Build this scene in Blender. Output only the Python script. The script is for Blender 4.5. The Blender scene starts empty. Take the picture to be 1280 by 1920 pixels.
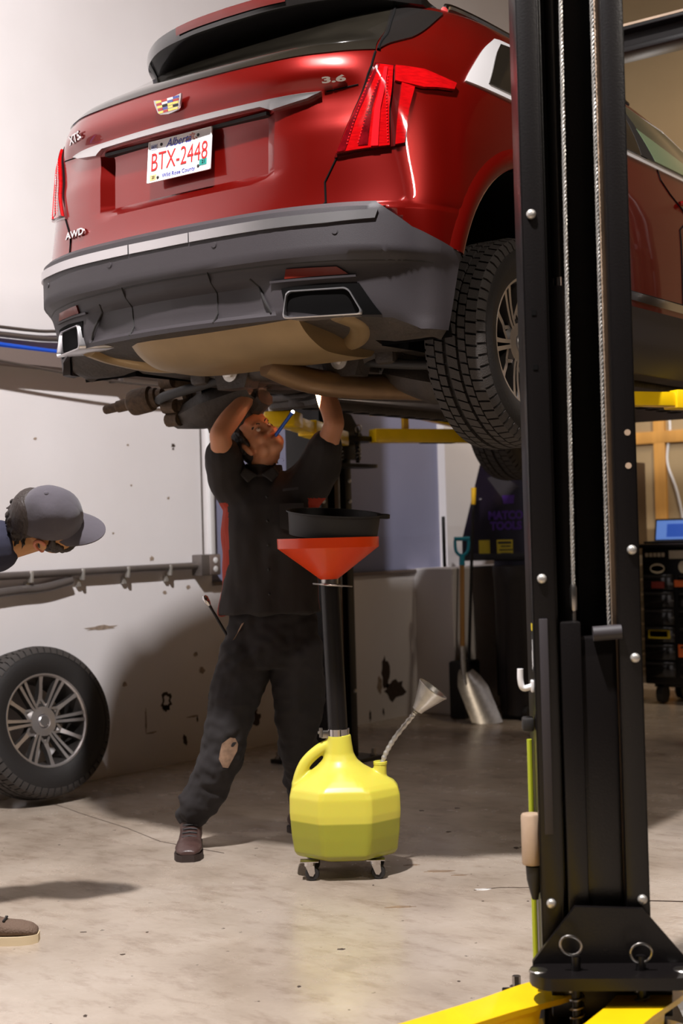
import bpy, bmesh, math, random
import numpy as np
from mathutils import Vector, Matrix, Euler
random.seed(7); np.random.seed(7)
SC = bpy.context.scene
COL = SC.collection
PI = math.pi

# ------------------------------------------------------------------ camera
cam_data = bpy.data.cameras.new('camera')
cam_data.sensor_fit = 'VERTICAL'; cam_data.sensor_height = 36.0; cam_data.sensor_width = 24.0
cam_data.lens = 50.0
cam_data.clip_start = 0.05; cam_data.clip_end = 100
cam = bpy.data.objects.new('camera', cam_data); COL.objects.link(cam)
yaw, pitch, roll = math.radians(36.87), math.radians(0.97), 0.027
fw = Vector((-math.sin(yaw)*math.cos(pitch), math.cos(yaw)*math.cos(pitch), math.sin(pitch)))
r0 = Vector((math.cos(yaw), math.sin(yaw), 0)); u0 = r0.cross(fw)
rt = math.cos(roll)*r0 - math.sin(roll)*u0; up = math.cos(roll)*u0 + math.sin(roll)*r0
M = Matrix((rt, up, -fw)).transposed().to_4x4(); M.translation = Vector((0, 0, 1.3))
cam.matrix_world = M
cam_data.dof.use_dof = True; cam_data.dof.focus_distance = 4.9; cam_data.dof.aperture_fstop = 3.2
SC.camera = cam

# ------------------------------------------------------------------ world, lamps, exposure
w = bpy.data.worlds.new('world'); SC.world = w; w.use_nodes = True
w.node_tree.nodes['Background'].inputs[0].default_value = (0.9, 0.72, 0.55, 1)
w.node_tree.nodes['Background'].inputs[1].default_value = 0.15
def lamp(name, loc, watts, color, size, aim=None, cone=150):
    l = bpy.data.lights.new(name, 'SPOT' if aim else 'POINT')
    if aim: l.spot_size = math.radians(cone); l.spot_blend = 1.0; l.energy = watts; l.color = color; l.shadow_soft_size = size
    o = bpy.data.objects.new(name, l); COL.objects.link(o); o.location = loc
    if aim: o.rotation_euler = (Vector(aim)-Vector(loc)).to_track_quat('-Z', 'Y').to_euler()
    return o
lamp('bay_lamp', (-2.10, 1.57, 6.0), 2650, (1.0, 0.965, 0.965), 0.10, (-3.4, 3.4, 0), 169)
lamp('bay_lamp_rear', (-0.6, -1.0, 6.0), 70, (1.0, 0.93, 0.90), 0.2)
lamp('bay_lamp_right', (2.2, 2.2, 5.6), 520, (1.0, 0.90, 0.80), 0.25, (-1.8, 6.0, 2.2), 90)
lamp('bay_lamp_far', (-2.2, 8.6, 6.3), 520, (1.0, 0.84, 0.66), 0.2, (-3.2, 11.2, 2.2), 100)
lamp('bench_lamp', (-4.6, 10.6, 2.6), 26, (1.0, 0.72, 0.38), 0.08)
vs = SC.view_settings
vs.view_transform = 'Standard'; vs.look = 'None'; vs.gamma = 1.0; vs.exposure = 0.0; vs.use_curve_mapping = False

# ------------------------------------------------------------------ helpers
def lin(c):
    return c/12.92 if c <= 0.04045 else ((c+0.055)/1.055)**2.4
def rgb(r, g, b):
    return (lin(r/255), lin(g/255), lin(b/255), 1)
def mat(name, col, rough=0.5, metal=0.0, coat=0.0, var=0.0, vscale=8.0, bump=0.0, bscale=60.0, emit=0.0, spec=0.5, sss=0.0, trans=0.0, stretch=None, sheen=0.0, coatrough=0.05):
    m = bpy.data.materials.new(name); m.use_nodes = True
    nt = m.node_tree; b = nt.nodes['Principled BSDF']
    b.inputs['Base Color'].default_value = col; b.inputs['Roughness'].default_value = rough
    b.inputs['Metallic'].default_value = metal; b.inputs['Specular IOR Level'].default_value = spec
    b.inputs['Coat Weight'].default_value = coat; b.inputs['Coat Roughness'].default_value = coatrough
    if sss: b.inputs['Subsurface Weight'].default_value = sss; b.inputs['Subsurface Scale'].default_value = 0.02
    if trans: b.inputs['Transmission Weight'].default_value = trans
    if sheen: b.inputs['Sheen Weight'].default_value = sheen
    if emit:
        b.inputs['Emission Color'].default_value = col; b.inputs['Emission Strength'].default_value = emit
    if var or bump:
        tc = nt.nodes.new('ShaderNodeTexCoord'); src = tc.outputs['Object']
        if stretch:
            mp = nt.nodes.new('ShaderNodeMapping'); mp.inputs['Scale'].default_value = stretch
            nt.links.new(src, mp.inputs[0]); src = mp.outputs[0]
    if var:
        n = nt.nodes.new('ShaderNodeTexNoise'); n.inputs['Scale'].default_value = vscale; n.inputs['Detail'].default_value = 5
        nt.links.new(src, n.inputs['Vector'])
        mx = nt.nodes.new('ShaderNodeMix'); mx.data_type = 'RGBA'
        mx.inputs[6].default_value = tuple(c*(1-var) for c in col[:3])+(1,)
        mx.inputs[7].default_value = tuple(min(1, c*(1+var)) for c in col[:3])+(1,)
        mr = nt.nodes.new('ShaderNodeMapRange'); mr.inputs[1].default_value = 0.3; mr.inputs[2].default_value = 0.7
        nt.links.new(n.outputs[0], mr.inputs[0]); nt.links.new(mr.outputs[0], mx.inputs[0])
        nt.links.new(mx.outputs[2], b.inputs['Base Color'])
    if bump:
        n2 = nt.nodes.new('ShaderNodeTexNoise'); n2.inputs['Scale'].default_value = bscale; n2.inputs['Detail'].default_value = 4
        nt.links.new(src, n2.inputs['Vector'])
        bp = nt.nodes.new('ShaderNodeBump'); bp.inputs['Strength'].default_value = bump; bp.inputs['Distance'].default_value = 0.01
        nt.links.new(n2.outputs[0], bp.inputs['Height']); nt.links.new(bp.outputs[0], b.inputs['Normal'])
    return m

class MB:
    """collects shapes, links them as ONE mesh object"""
    def __init__(s): s.v = []; s.f = []; s.mi = []
    def add(s, vs, fs, mi=0):
        o = len(s.v); s.v += [tuple(p) for p in vs]; s.f += [tuple(i+o for i in f) for f in fs]; s.mi += [mi]*len(fs); return s
    def box(s, c, size, rot=None, mi=0, bev=0.0):
        hx, hy, hz = (d/2 for d in size)
        if bev:
            b = min(bev, hx*.9, hy*.9, hz*.9); pts = []
            bm = bmesh.new(); bmesh.ops.create_cube(bm, size=1)
            for v in bm.verts: v.co = Vector((v.co.x*size[0], v.co.y*size[1], v.co.z*size[2]))
            bmesh.ops.bevel(bm, geom=bm.edges[:], offset=b, segments=2, profile=0.5, affect='EDGES')
            bm.verts.index_update()
            vs = [v.co.copy() for v in bm.verts]; fs = [[v.index for v in f.verts] for f in bm.faces]; bm.free()
        else:
            vs = [Vector((x*hx, y*hy, z*hz)) for x in (-1, 1) for y in (-1, 1) for z in (-1, 1)]
            fs = [(0, 1, 3, 2), (4, 6, 7, 5), (0, 4, 5, 1), (2, 3, 7, 6), (0, 2, 6, 4), (1, 5, 7, 3)]
        R = rot if rot is not None else Matrix.Identity(3)
        if isinstance(R, (tuple, list)): R = Euler(R).to_matrix()
        return s.add([R @ v + Vector(c) for v in vs], fs, mi)
    def bar(s, p0, p1, wd, ht, upv=(0, 0, 1), mi=0, bev=0.0, w1=None, h1=None):
        p0 = Vector(p0); p1 = Vector(p1); d = p1-p0; L = d.length; d.normalize()
        u = Vector(upv); x = u.cross(d)
        if x.length < 1e-5: x = Vector((1, 0, 0)).cross(d)
        x.normalize(); z = d.cross(x).normalized()
        if w1 is None and h1 is None:
            R = Matrix((x, d, z)).transposed()
            return s.box((p0+p1)/2, (wd, L, ht), R, mi, bev)
        w1 = w1 or wd; h1 = h1 or ht
        vs = [p0+x*a*wd/2+z*b*ht/2 for a, b in ((-1, -1), (1, -1), (1, 1), (-1, 1))]+[p1+x*a*w1/2+z*b*h1/2 for a, b in ((-1, -1), (1, -1), (1, 1), (-1, 1))]
        return s.add(vs, [(3, 2, 1, 0), (4, 5, 6, 7), (0, 1, 5, 4), (1, 2, 6, 5), (2, 3, 7, 6), (3, 0, 4, 7)], mi)
    def tube(s, pts, rad, n=12, cap=True, mi=0, sx=1.0, upv=None):
        pts = [Vector(p) for p in pts]; m = len(pts)
        if not isinstance(rad, (list, tuple)): rad = [rad]*m
        vs = []; ref = None
        for i, p in enumerate(pts):
            d = (pts[min(i+1, m-1)]-pts[max(i-1, 0)])
            if d.length < 1e-9: d = Vector((0, 0, 1))
            d.normalize()
            if ref is None:
                ref = Vector(upv) if upv else (Vector((0, 0, 1)) if abs(d.z) < 0.9 else Vector((1, 0, 0)))
            x = ref.cross(d)
            if x.length < 1e-5: x = Vector((1, 0, 0)).cross(d)
            x.normalize(); y = d.cross(x).normalized(); ref = y
            for k in range(n):
                a = 2*PI*k/n
                vs.append(p + x*math.cos(a)*rad[i]*sx + y*math.sin(a)*rad[i])
        fs = []
        for i in range(m-1):
            for k in range(n):
                fs.append((i*n+k, i*n+(k+1) % n, (i+1)*n+(k+1) % n, (i+1)*n+k))
        if cap: fs += [tuple(reversed(range(n))), tuple(range((m-1)*n, m*n))]
        return s.add(vs, fs, mi)
    def lathe(s, prof, n=32, c=(0, 0, 0), rot=None, mi=0, closed=False):
        """prof: (r, h) along local Z"""
        R = rot if rot is not None else Matrix.Identity(3)
        if isinstance(R, (tuple, list)): R = Euler(R).to_matrix()
        c = Vector(c); vs = []; m = len(prof)
        for r, h in prof:
            for k in range(n):
                a = 2*PI*k/n; vs.append(R @ Vector((r*math.cos(a), r*math.sin(a), h)) + c)
        fs = []
        for i in range(m if closed else m-1):
            j = (i+1) % m
            for k in range(n): fs.append((i*n+k, i*n+(k+1) % n, j*n+(k+1) % n, j*n+k))
        if not closed:
            if prof[0][0] > 1e-6: fs.append(tuple(reversed(range(n))))
            if prof[-1][0] > 1e-6: fs.append(tuple(range((m-1)*n, m*n)))
        return s.add(vs, fs, mi)
    def prism(s, poly, axis_o, ex, ey, ez, t, mi=0):
        """2-D polygon in (ex,ey) at axis_o, extruded t along ez"""
        o = Vector(axis_o); ex = Vector(ex); ey = Vector(ey); ez = Vector(ez); n = len(poly)
        vs = [o+ex*a+ey*b for a, b in poly]+[o+ex*a+ey*b+ez*t for a, b in poly]
        fs = [tuple(reversed(range(n))), tuple(range(n, 2*n))]+[(i, (i+1) % n, n+(i+1) % n, n+i) for i in range(n)]
        return s.add(vs, fs, mi)
    def ball(s, c, r, n=12, m=8, R=None, mi=0):
        r = (r, r, r) if not isinstance(r, (list, tuple)) else r
        vs = []; c = Vector(c)
        for i in range(1, m):
            t = PI*i/m
            for k in range(n):
                a = 2*PI*k/n
                p = Vector((r[0]*math.sin(t)*math.cos(a), r[1]*math.sin(t)*math.sin(a), r[2]*math.cos(t)))
                vs.append((R @ p if R else p)+c)
        top = Vector((0, 0, r[2])); bot = Vector((0, 0, -r[2]))
        vs += [(R @ top if R else top)+c, (R @ bot if R else bot)+c]
        fs = []
        for i in range(m-2):
            for k in range(n): fs.append((i*n+k, (i+1)*n+k, (i+1)*n+(k+1) % n, i*n+(k+1) % n))
        T = (m-1)*n
        for k in range(n):
            fs.append((T, k, (k+1) % n)); fs.append((T+1, (m-2)*n+(k+1) % n, (m-2)*n+k))
        return s.add(vs, fs, mi)
    def grid(s, P, mi=0, flip=False):
        """P[i][j] points -> open sheet"""
        a = len(P); b = len(P[0]); vs = [p for row in P for p in row]; fs = []
        for i in range(a-1):
            for j in range(b-1):
                q = (i*b+j, i*b+j+1, (i+1)*b+j+1, (i+1)*b+j)
                fs.append(tuple(reversed(q)) if flip else q)
        return s.add(vs, fs, mi)
    def mesh(s, name):
        me = bpy.data.meshes.new(name); me.from_pydata([tuple(v) for v in s.v], [], s.f); return me
    def build(s, name, m, parent=None, smooth=True, angle=40, recalc=True, loc=None):
        me = s.mesh(name)
        if recalc:
            bm = bmesh.new(); bm.from_mesh(me); bmesh.ops.recalc_face_normals(bm, faces=bm.faces[:]); bm.to_mesh(me); bm.free()
        for k in (m if isinstance(m, (list, tuple)) else [m]): me.materials.append(k)
        if any(s.mi): me.polygons.foreach_set('material_index', s.mi)
        finish(me, smooth, angle)
        return link(name, me, parent, loc)
def finish(me, smooth=True, angle=40):
    if smooth:
        me.polygons.foreach_set('use_smooth', [True]*len(me.polygons))
        me.set_sharp_from_angle(angle=math.radians(angle))
    me.update()
def link(name, me, parent=None, loc=None):
    o = bpy.data.objects.new(name, me); COL.objects.link(o)
    if parent is not None: o.parent = parent
    if loc is not None: o.location = loc
    return o
def empty(name, loc=(0, 0, 0), rot=None, parent=None):
    o = bpy.data.objects.new(name, None); COL.objects.link(o); o.empty_display_size = 0.1
    o.location = loc
    if rot is not None:
        if isinstance(rot, Matrix): o.rotation_euler = rot.to_euler()
        else: o.rotation_euler = rot
    if parent: o.parent = parent
    return o
def tag(o, label, cat, group=None, kind=None):
    o['label'] = label; o['category'] = cat
    if group: o['group'] = group
    if kind: o['kind'] = kind
    return o
def lab(o, label): o['label'] = label; return o
def struct(o): o['kind'] = 'structure'; return o
def shift_origin(o, loc):
    """move a top-level mesh's origin to loc without moving the mesh"""
    o.data.transform(Matrix.Translation(-Vector(loc))); o.location = loc; return o
def eval_mesh(me, mods):
    """mesh after a list of (type, settings) modifiers"""
    o = bpy.data.objects.new('work', me); COL.objects.link(o)
    for ty, st in mods:
        md = o.modifiers.new(ty, ty)
        for k, v in st.items(): setattr(md, k, v)
    dg = bpy.context.evaluated_depsgraph_get(); dg.update()
    r = bpy.data.meshes.new_from_object(o.evaluated_get(dg))
    bpy.data.objects.remove(o); return r
def remesh(mb, vox, smooth=3, fac=0.5):
    me = mb.mesh('work')
    bm = bmesh.new(); bm.from_mesh(me); bmesh.ops.recalc_face_normals(bm, faces=bm.faces[:]); bm.to_mesh(me); bm.free()
    mods = [('REMESH', dict(mode='VOXEL', voxel_size=vox))]
    if smooth: mods.append(('SMOOTH', dict(iterations=smooth, factor=fac)))
    return eval_mesh(me, mods)
def text_mb(body, size, origin, ex, ey, depth=0.001, squeeze=1.0, shear=0.0, align='CENTER', bold=0.0):
    """flat raised lettering as a mesh builder: ex = reading direction, ey = up"""
    c = bpy.data.curves.new('text', 'FONT'); c.body = body; c.size = size; c.align_x = align; c.align_y = 'CENTER'
    c.extrude = depth/2; c.shear = shear; c.resolution_u = 3; c.offset = bold
    o = bpy.data.objects.new('text', c); COL.objects.link(o)
    dg = bpy.context.evaluated_depsgraph_get(); dg.update()
    me = bpy.data.meshes.new_from_object(o.evaluated_get(dg))
    bpy.data.objects.remove(o); bpy.data.curves.remove(c)
    ex = Vector(ex).normalized(); ey = Vector(ey).normalized(); ez = ex.cross(ey); O = Vector(origin)
    mb = MB()
    mb.add([O+ex*v.co.x*squeeze+ey*v.co.y+ez*(v.co.z+depth/2) for v in me.vertices], [tuple(p.vertices) for p in me.polygons])
    bpy.data.meshes.remove(me)
    return mb
def text(name, body, size, origin, ex, ey, m, parent=None, **k):
    return text_mb(body, size, origin, ex, ey, **k).build(name, m, parent, smooth=False, recalc=False)
def spline(pts, n=8):
    """Catmull-Rom through points"""
    P = [Vector(p) for p in pts]; P = [P[0]*2-P[1]]+P+[P[-1]*2-P[-2]]; out = []
    for i in range(1, len(P)-2):
        for k in range(n):
            t = k/n
            out.append(0.5*((2*P[i])+(-P[i-1]+P[i+1])*t+(2*P[i-1]-5*P[i]+4*P[i+1]-P[i+2])*t*t+(-P[i-1]+3*P[i]-3*P[i+1]+P[i+2])*t**3))
    out.append(P[-2]); return out

# ------------------------------------------------------------------ materials
M_ = {}
M_['red'] = mat('candy_red_paint', rgb(122, 9, 3), rough=0.3, metal=0.66, coat=1.0, coatrough=0.03)
M_['black_gloss'] = mat('gloss_black', rgb(26, 24, 23), rough=0.12, coat=0.5)
M_['post_black'] = mat('black_powdercoat', rgb(17, 14, 14), rough=0.32, bump=0.06, bscale=180, spec=0.4)
M_['black'] = mat('matte_black', rgb(28, 25, 24), rough=0.6)
M_['void'] = mat('dark_void', rgb(8, 7, 7), rough=0.9, spec=0.1)
M_['plastic_grey'] = mat('grey_bumper_plastic', rgb(49, 44, 47), rough=0.55, bump=0.08, bscale=400)
M_['glass_dark'] = mat('tinted_glass', rgb(30, 27, 22), rough=0.06, spec=0.7, coat=0.6, var=0.25, vscale=6)
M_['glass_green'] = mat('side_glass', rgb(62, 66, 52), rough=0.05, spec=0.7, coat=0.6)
M_['glass_lit'] = mat('side_glass_painted_light', rgb(112, 134, 102), rough=0.05, spec=0.7, coat=0.6)
M_['chrome'] = mat('chrome', rgb(215, 213, 214), rough=0.12, metal=1.0)
M_['satin'] = mat('satin_chrome', rgb(196, 193, 194), rough=0.3, metal=0.9)
M_['lens'] = mat('red_lens', rgb(158, 6, 10), rough=0.08, coat=1.0, spec=0.8, var=0.25, vscale=30, stretch=(1, 1, 6))
M_['lens_dark'] = mat('dark_red_lens', rgb(64, 8, 8), rough=0.12, coat=1.0)
M_['bright_trim'] = mat('bright_window_trim', rgb(226, 222, 222), rough=0.22, metal=0.35, coat=0.6)
M_['lens_shade'] = mat('maroon_lens', rgb(92, 5, 12), rough=0.1, coat=1.0, var=.4, vscale=40)
M_['lens_bright'] = mat('bright_red_lens', rgb(214, 22, 30), rough=0.1, coat=1.0)
M_['reflector'] = mat('red_reflector', rgb(110, 34, 24), rough=0.25, coat=0.4)
M_['white'] = mat('white_enamel', rgb(226, 224, 224), rough=0.35)
M_['rubber'] = mat('tyre_rubber', rgb(30, 27, 26), rough=0.62, bump=0.1, bscale=120)
M_['rubber_dust'] = mat('dusty_tread', rgb(54, 49, 46), rough=0.75, bump=0.25, bscale=260)
M_['alloy'] = mat('machined_alloy', rgb(212, 206, 204), rough=0.34, metal=0.9)
M_['alloy_dark'] = mat('dark_alloy', rgb(74, 70, 68), rough=0.4, metal=0.7)
M_['steel'] = mat('steel', rgb(170, 165, 160), rough=0.3, metal=1.0)
M_['galv'] = mat('galvanised', rgb(196, 192, 186), rough=0.4, metal=0.7, var=0.15, vscale=30)
M_['rust'] = mat('rusty_iron', rgb(84, 66, 50), rough=0.75, metal=0.2, var=0.35, vscale=40, bump=0.4, bscale=90)
M_['under'] = mat('underbody_grime', rgb(52, 44, 38), rough=0.6, var=0.35, vscale=14, bump=0.3, bscale=60)
M_['muffler'] = mat('tan_aluminised_steel', rgb(150, 126, 90), rough=0.42, metal=0.45, var=0.12, vscale=5)
M_['pipe'] = mat('brown_exhaust_pipe', rgb(120, 94, 66), rough=0.42, metal=0.5, var=0.2, vscale=9)
M_['yellow'] = mat('yellow_lift_paint', rgb(240, 196, 12), rough=0.35, coat=0.4, var=0.06, vscale=10)
M_['jug'] = None
M_['orange'] = mat('orange_red_polythene', rgb(224, 62, 4), rough=0.35, coat=0.2)
M_['skin'] = mat('skin', rgb(196, 134, 98), rough=0.5, sss=0.12, var=0.06, vscale=14, bump=0.05, bscale=150)
M_['skin2'] = mat('tanned_skin', rgb(176, 124, 74), rough=0.5, sss=0.12, var=0.06, vscale=14)
M_['hair'] = mat('dark_brown_hair', rgb(38, 27, 22), rough=0.6, bump=0.6, bscale=120, stretch=(1, 1, 0.25))
M_['shirt'] = mat('charcoal_work_shirt', rgb(38, 33, 32), rough=0.85, bump=0.25, bscale=14)
M_['shirt_red'] = mat('red_side_panel', rgb(150, 40, 16), rough=0.85)
M_['trouser'] = mat('charcoal_trousers', rgb(34, 30, 31), rough=0.9, var=0.12, vscale=10, bump=0.25, bscale=12)
M_['stain'] = mat('plaster_stain', rgb(140, 112, 92), rough=0.9, var=0.3, vscale=40)
M_['boot'] = mat('dark_brown_leather', rgb(72, 52, 48), rough=0.38, var=0.2, vscale=20, bump=0.15, bscale=70)
M_['sole'] = mat('boot_sole', rgb(46, 34, 30), rough=0.6)
M_['cap'] = mat('grey_cotton_cap', rgb(72, 67, 74), rough=0.9, bump=0.15, bscale=40, sheen=0.2)
M_['navy'] = mat('navy_shirt', rgb(34, 34, 52), rough=0.9)
M_['jeans'] = mat('dark_denim', rgb(52, 56, 70), rough=0.9, bump=0.2, bscale=20)
M_['shoe'] = mat('brown_knit_shoe', rgb(104, 84, 70), rough=0.85, bump=0.5, bscale=150)
M_['midsole'] = mat('cream_midsole', rgb(206, 186, 152), rough=0.6)
M_['conduit'] = mat('grey_conduit', rgb(120, 112, 108), rough=0.4, metal=0.6, var=0.1, vscale=12)
M_['tray'] = mat('taupe_cable_tray', rgb(120, 106, 100), rough=0.5)
M_['cable_dark'] = mat('dark_cable', rgb(78, 68, 62), rough=0.5)
M_['cable_blue'] = mat('blue_cable', rgb(34, 80, 190), rough=0.4)
M_['wood'] = mat('ash_handle', rgb(176, 128, 66), rough=0.45, var=0.15, vscale=14, stretch=(1, 1, 0.1))
M_['stud'] = mat('pine_stud', rgb(206, 150, 74), rough=0.6, var=0.15, vscale=10, stretch=(1, 1, 0.1))
M_['ink_blue'] = mat('blue_ink', rgb(44, 50, 150), rough=0.5)
M_['ink_red'] = mat('red_ink', rgb(206, 26, 26), rough=0.5)
M_['ink_black'] = mat('black_ink', rgb(20, 20, 20), rough=0.5)
M_['teal'] = mat('teal_sticker', rgb(22, 128, 118), rough=0.5)
M_['tan_sticker'] = mat('tan_sticker', rgb(206, 178, 120), rough=0.5)
M_['grey_sticker'] = mat('grey_sticker', rgb(176, 180, 196), rough=0.5)
M_['gold'] = mat('gold_enamel', rgb(214, 176, 84), rough=0.25, coat=0.8)
M_['enamel_red'] = mat('red_enamel', rgb(150, 26, 22), rough=0.2, coat=0.8)
M_['enamel_blue'] = mat('blue_enamel', rgb(52, 62, 130), rough=0.2, coat=0.8)
M_['label_yellow'] = mat('yellow_label', rgb(214, 190, 34), rough=0.5)
M_['purple'] = mat('dark_purple_enamel', rgb(24, 16, 30), rough=0.3, coat=0.4)
M_['purple_ink'] = mat('purple_lettering', rgb(72, 28, 128), rough=0.5)
M_['teal_handle'] = mat('turquoise_plastic', rgb(38, 150, 176), rough=0.35)
M_['yellow_grip'] = mat('yellow_plastic', rgb(226, 176, 30), rough=0.4)
M_['uhmw'] = mat('beige_slider_strip', rgb(172, 148, 126), rough=0.45, var=0.2, vscale=8)
# ------------------------------------------------------------------ room shell
def floor_mat():
    m = bpy.data.materials.new('polished_concrete'); m.use_nodes = True
    nt = m.node_tree; N = nt.nodes; L = nt.links; b = N['Principled BSDF']
    tc = N.new('ShaderNodeTexCoord')
    def noise(scale, det=6, rough=0.6, st=None):
        n = N.new('ShaderNodeTexNoise'); n.inputs['Scale'].default_value = scale; n.inputs['Detail'].default_value = det; n.inputs['Roughness'].default_value = rough
        if st:
            mp = N.new('ShaderNodeMapping'); mp.inputs['Scale'].default_value = st; mp.inputs['Rotation'].default_value = (0, 0, 0.6)
            L.new(tc.outputs['Object'], mp.inputs[0]); L.new(mp.outputs[0], n.inputs['Vector'])
        else: L.new(tc.outputs['Object'], n.inputs['Vector'])
        return n
    def ramp(src, stops):
        r = N.new('ShaderNodeValToRGB'); r.color_ramp.elements[0].position = stops[0][0]; r.color_ramp.elements[0].color = stops[0][1]
        r.color_ramp.elements[1].position = stops[-1][0]; r.color_ramp.elements[1].color = stops[-1][1]
        for p, c in stops[1:-1]:
            e = r.color_ramp.elements.new(p); e.color = c
        L.new(src, r.inputs[0]); return r
    n1 = noise(1.3, 8, 0.62)
    r1 = ramp(n1.outputs[0], [(0.3, rgb(146, 131, 116)), (0.5, rgb(170, 156, 141)), (0.72, rgb(187, 174, 161))])
    n2 = noise(5.0, 8, 0.7, (1, 2.2, 1))
    r2 = ramp(n2.outputs[0], [(0.32, rgb(170, 150, 136)), (0.5, (1, 1, 1, 1))])
    mx = N.new('ShaderNodeMix'); mx.data_type = 'RGBA'; mx.blend_type = 'MULTIPLY'; mx.inputs[0].default_value = 0.45
    L.new(r1.outputs[0], mx.inputs[6]); L.new(r2.outputs[0], mx.inputs[7])
    # small dark spots
    n3 = noise(26, 3, 0.5)
    r3 = ramp(n3.outputs[0], [(0.24, rgb(70, 54, 44)), (0.30, (1, 1, 1, 1))])
    mx2 = N.new('ShaderNodeMix'); mx2.data_type = 'RGBA'; mx2.blend_type = 'MULTIPLY'; mx2.inputs[0].default_value = 0.8
    L.new(mx.outputs[2], mx2.inputs[6]); L.new(r3.outputs[0], mx2.inputs[7])
    L.new(mx2.outputs[2], b.inputs['Base Color'])
    n4 = noise(3.0, 6, 0.65)
    mr = N.new('ShaderNodeMapRange'); mr.inputs[1].default_value = 0.3; mr.inputs[2].default_value = 0.7; mr.inputs[3].default_value = 0.13; mr.inputs[4].default_value = 0.34
    L.new(n4.outputs[0], mr.inputs[0]); L.new(mr.outputs[0], b.inputs['Roughness'])
    b.inputs['Specular IOR Level'].default_value = 0.5
    n5 = noise(40, 4, 0.6)
    bp = N.new('ShaderNodeBump'); bp.inputs['Strength'].default_value = 0.08; bp.inputs['Distance'].default_value = 0.01
    L.new(n5.outputs[0], bp.inputs['Height']); L.new(bp.outputs[0], b.inputs['Normal'])
    return m
def wall_mat(name, c0, c1, sc=1.2, spots=0.0):
    m = bpy.data.materials.new(name); m.use_nodes = True
    nt = m.node_tree; N = nt.nodes; L = nt.links; b = N['Principled BSDF']; b.inputs['Roughness'].default_value = 0.6
    tc = N.new('ShaderNodeTexCoord'); n = N.new('ShaderNodeTexNoise'); n.inputs['Scale'].default_value = sc; n.inputs['Detail'].default_value = 6
    L.new(tc.outputs['Object'], n.inputs['Vector'])
    r = N.new('ShaderNodeValToRGB'); r.color_ramp.elements[0].position = 0.3; r.color_ramp.elements[1].position = 0.7
    r.color_ramp.elements[0].color = c0; r.color_ramp.elements[1].color = c1
    L.new(n.outputs[0], r.inputs[0]); out = r.outputs[0]
    if spots:
        n3 = N.new('ShaderNodeTexNoise'); n3.inputs['Scale'].default_value = 9; n3.inputs['Detail'].default_value = 4
        L.new(tc.outputs['Object'], n3.inputs['Vector'])
        r3 = N.new('ShaderNodeValToRGB'); r3.color_ramp.elements[0].position = 0.25; r3.color_ramp.elements[1].position = 0.31
        r3.color_ramp.elements[0].color = rgb(120, 110, 104); r3.color_ramp.elements[1].color = (1, 1, 1, 1)
        L.new(n3.outputs[0], r3.inputs[0])
        mx = N.new('ShaderNodeMix'); mx.data_type = 'RGBA'; mx.blend_type = 'MULTIPLY'; mx.inputs[0].default_value = spots
        L.new(out, mx.inputs[6]); L.new(r3.outputs[0], mx.inputs[7]); out = mx.outputs[2]
    L.new(out, b.inputs['Base Color'])
    n2 = N.new('ShaderNodeTexNoise'); n2.inputs['Scale'].default_value = 90
    L.new(tc.outputs['Object'], n2.inputs['Vector'])
    bp = N.new('ShaderNodeBump'); bp.inputs['Strength'].default_value = 0.05; bp.inputs['Distance'].default_value = 0.01
    L.new(n2.outputs[0], bp.inputs['Height']); L.new(bp.outputs[0], b.inputs['Normal'])
    return m
MW = wall_mat('white_wall_paint', rgb(222, 216, 215), rgb(232, 227, 227), 1.2, 0.0)
MTAN = wall_mat('tan_drywall', rgb(160, 136, 100), rgb(174, 150, 112))
MBLUE = wall_mat('slate_blue_panel', rgb(132, 133, 160), rgb(142, 143, 170))
MDARK = wall_mat('brown_wall', rgb(62, 49, 39), rgb(68, 54, 43))
XW, YF = -5.8, 11.2        # left wall plane, far wall plane
struct(MB().box((1.6, 2.5, -0.05), (15.2, 17.9, 0.1)).build('floor', floor_mat(), smooth=False))
struct(MB().box((1.6, 2.5, 7.6), (15.2, 17.9, 0.1)).build('ceiling', MDARK, smooth=False))
wl = MB()
P0, P1, PZ0, PZ1 = 6.41, 9.05, 1.045, 2.75     # recess of the blue panel
T = 0.2
wl.box((XW-T/2, (P0-6.4)/2, 3.775), (T, P0+6.4, 7.55))                  # before the panel
wl.box((XW-T/2, (P1+11.4)/2, 3.775), (T, 11.4-P1, 7.55))                # beyond the panel
wl.box((XW-T/2, (P0+P1)/2, PZ0/2), (T, P1-P0, PZ0))                    # below
wl.box((XW-T/2, (P0+P1)/2, (PZ1+7.55)/2), (T, P1-P0, 7.55-PZ1))        # above
wall_left = struct(wl.build('wall_left', MW, smooth=False))
pl = MB().box((XW-0.09, (P0+P1)/2, (PZ0+PZ1)/2), (0.05, P1-P0, PZ1-PZ0)).build('blue_panel', MBLUE, wall_left, smooth=False)
lab(pl, 'slate blue panel recessed in the white wall')
MB().box((XW-0.03, (P0+8.6)/2, PZ0-0.012), (0.1, 8.6-P0, 0.024), bev=0.004).build('ledge', M_['tray'], wall_left)  # sill; its taupe tone paints the shade along it
struct(MB().box((XW+0.16, (8.6+11.2)/2, 0.525), (0.33, 11.2-8.6, 1.05), bev=0.01).build('trim_1', MW, smooth=False))   # thick low wall
struct(MB().box((1.6, YF+0.1, 3.775), (15.2, 0.2, 7.55)).build('wall_back', MTAN, smooth=False))
struct(MB().box((9.1, 2.5, 3.775), (0.2, 17.9, 7.55)).build('wall_right', MDARK, smooth=False))
struct(MB().box((1.6, -6.4, 3.775), (15.2, 0.2, 7.55)).build('wall_front', MDARK, smooth=False))
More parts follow.
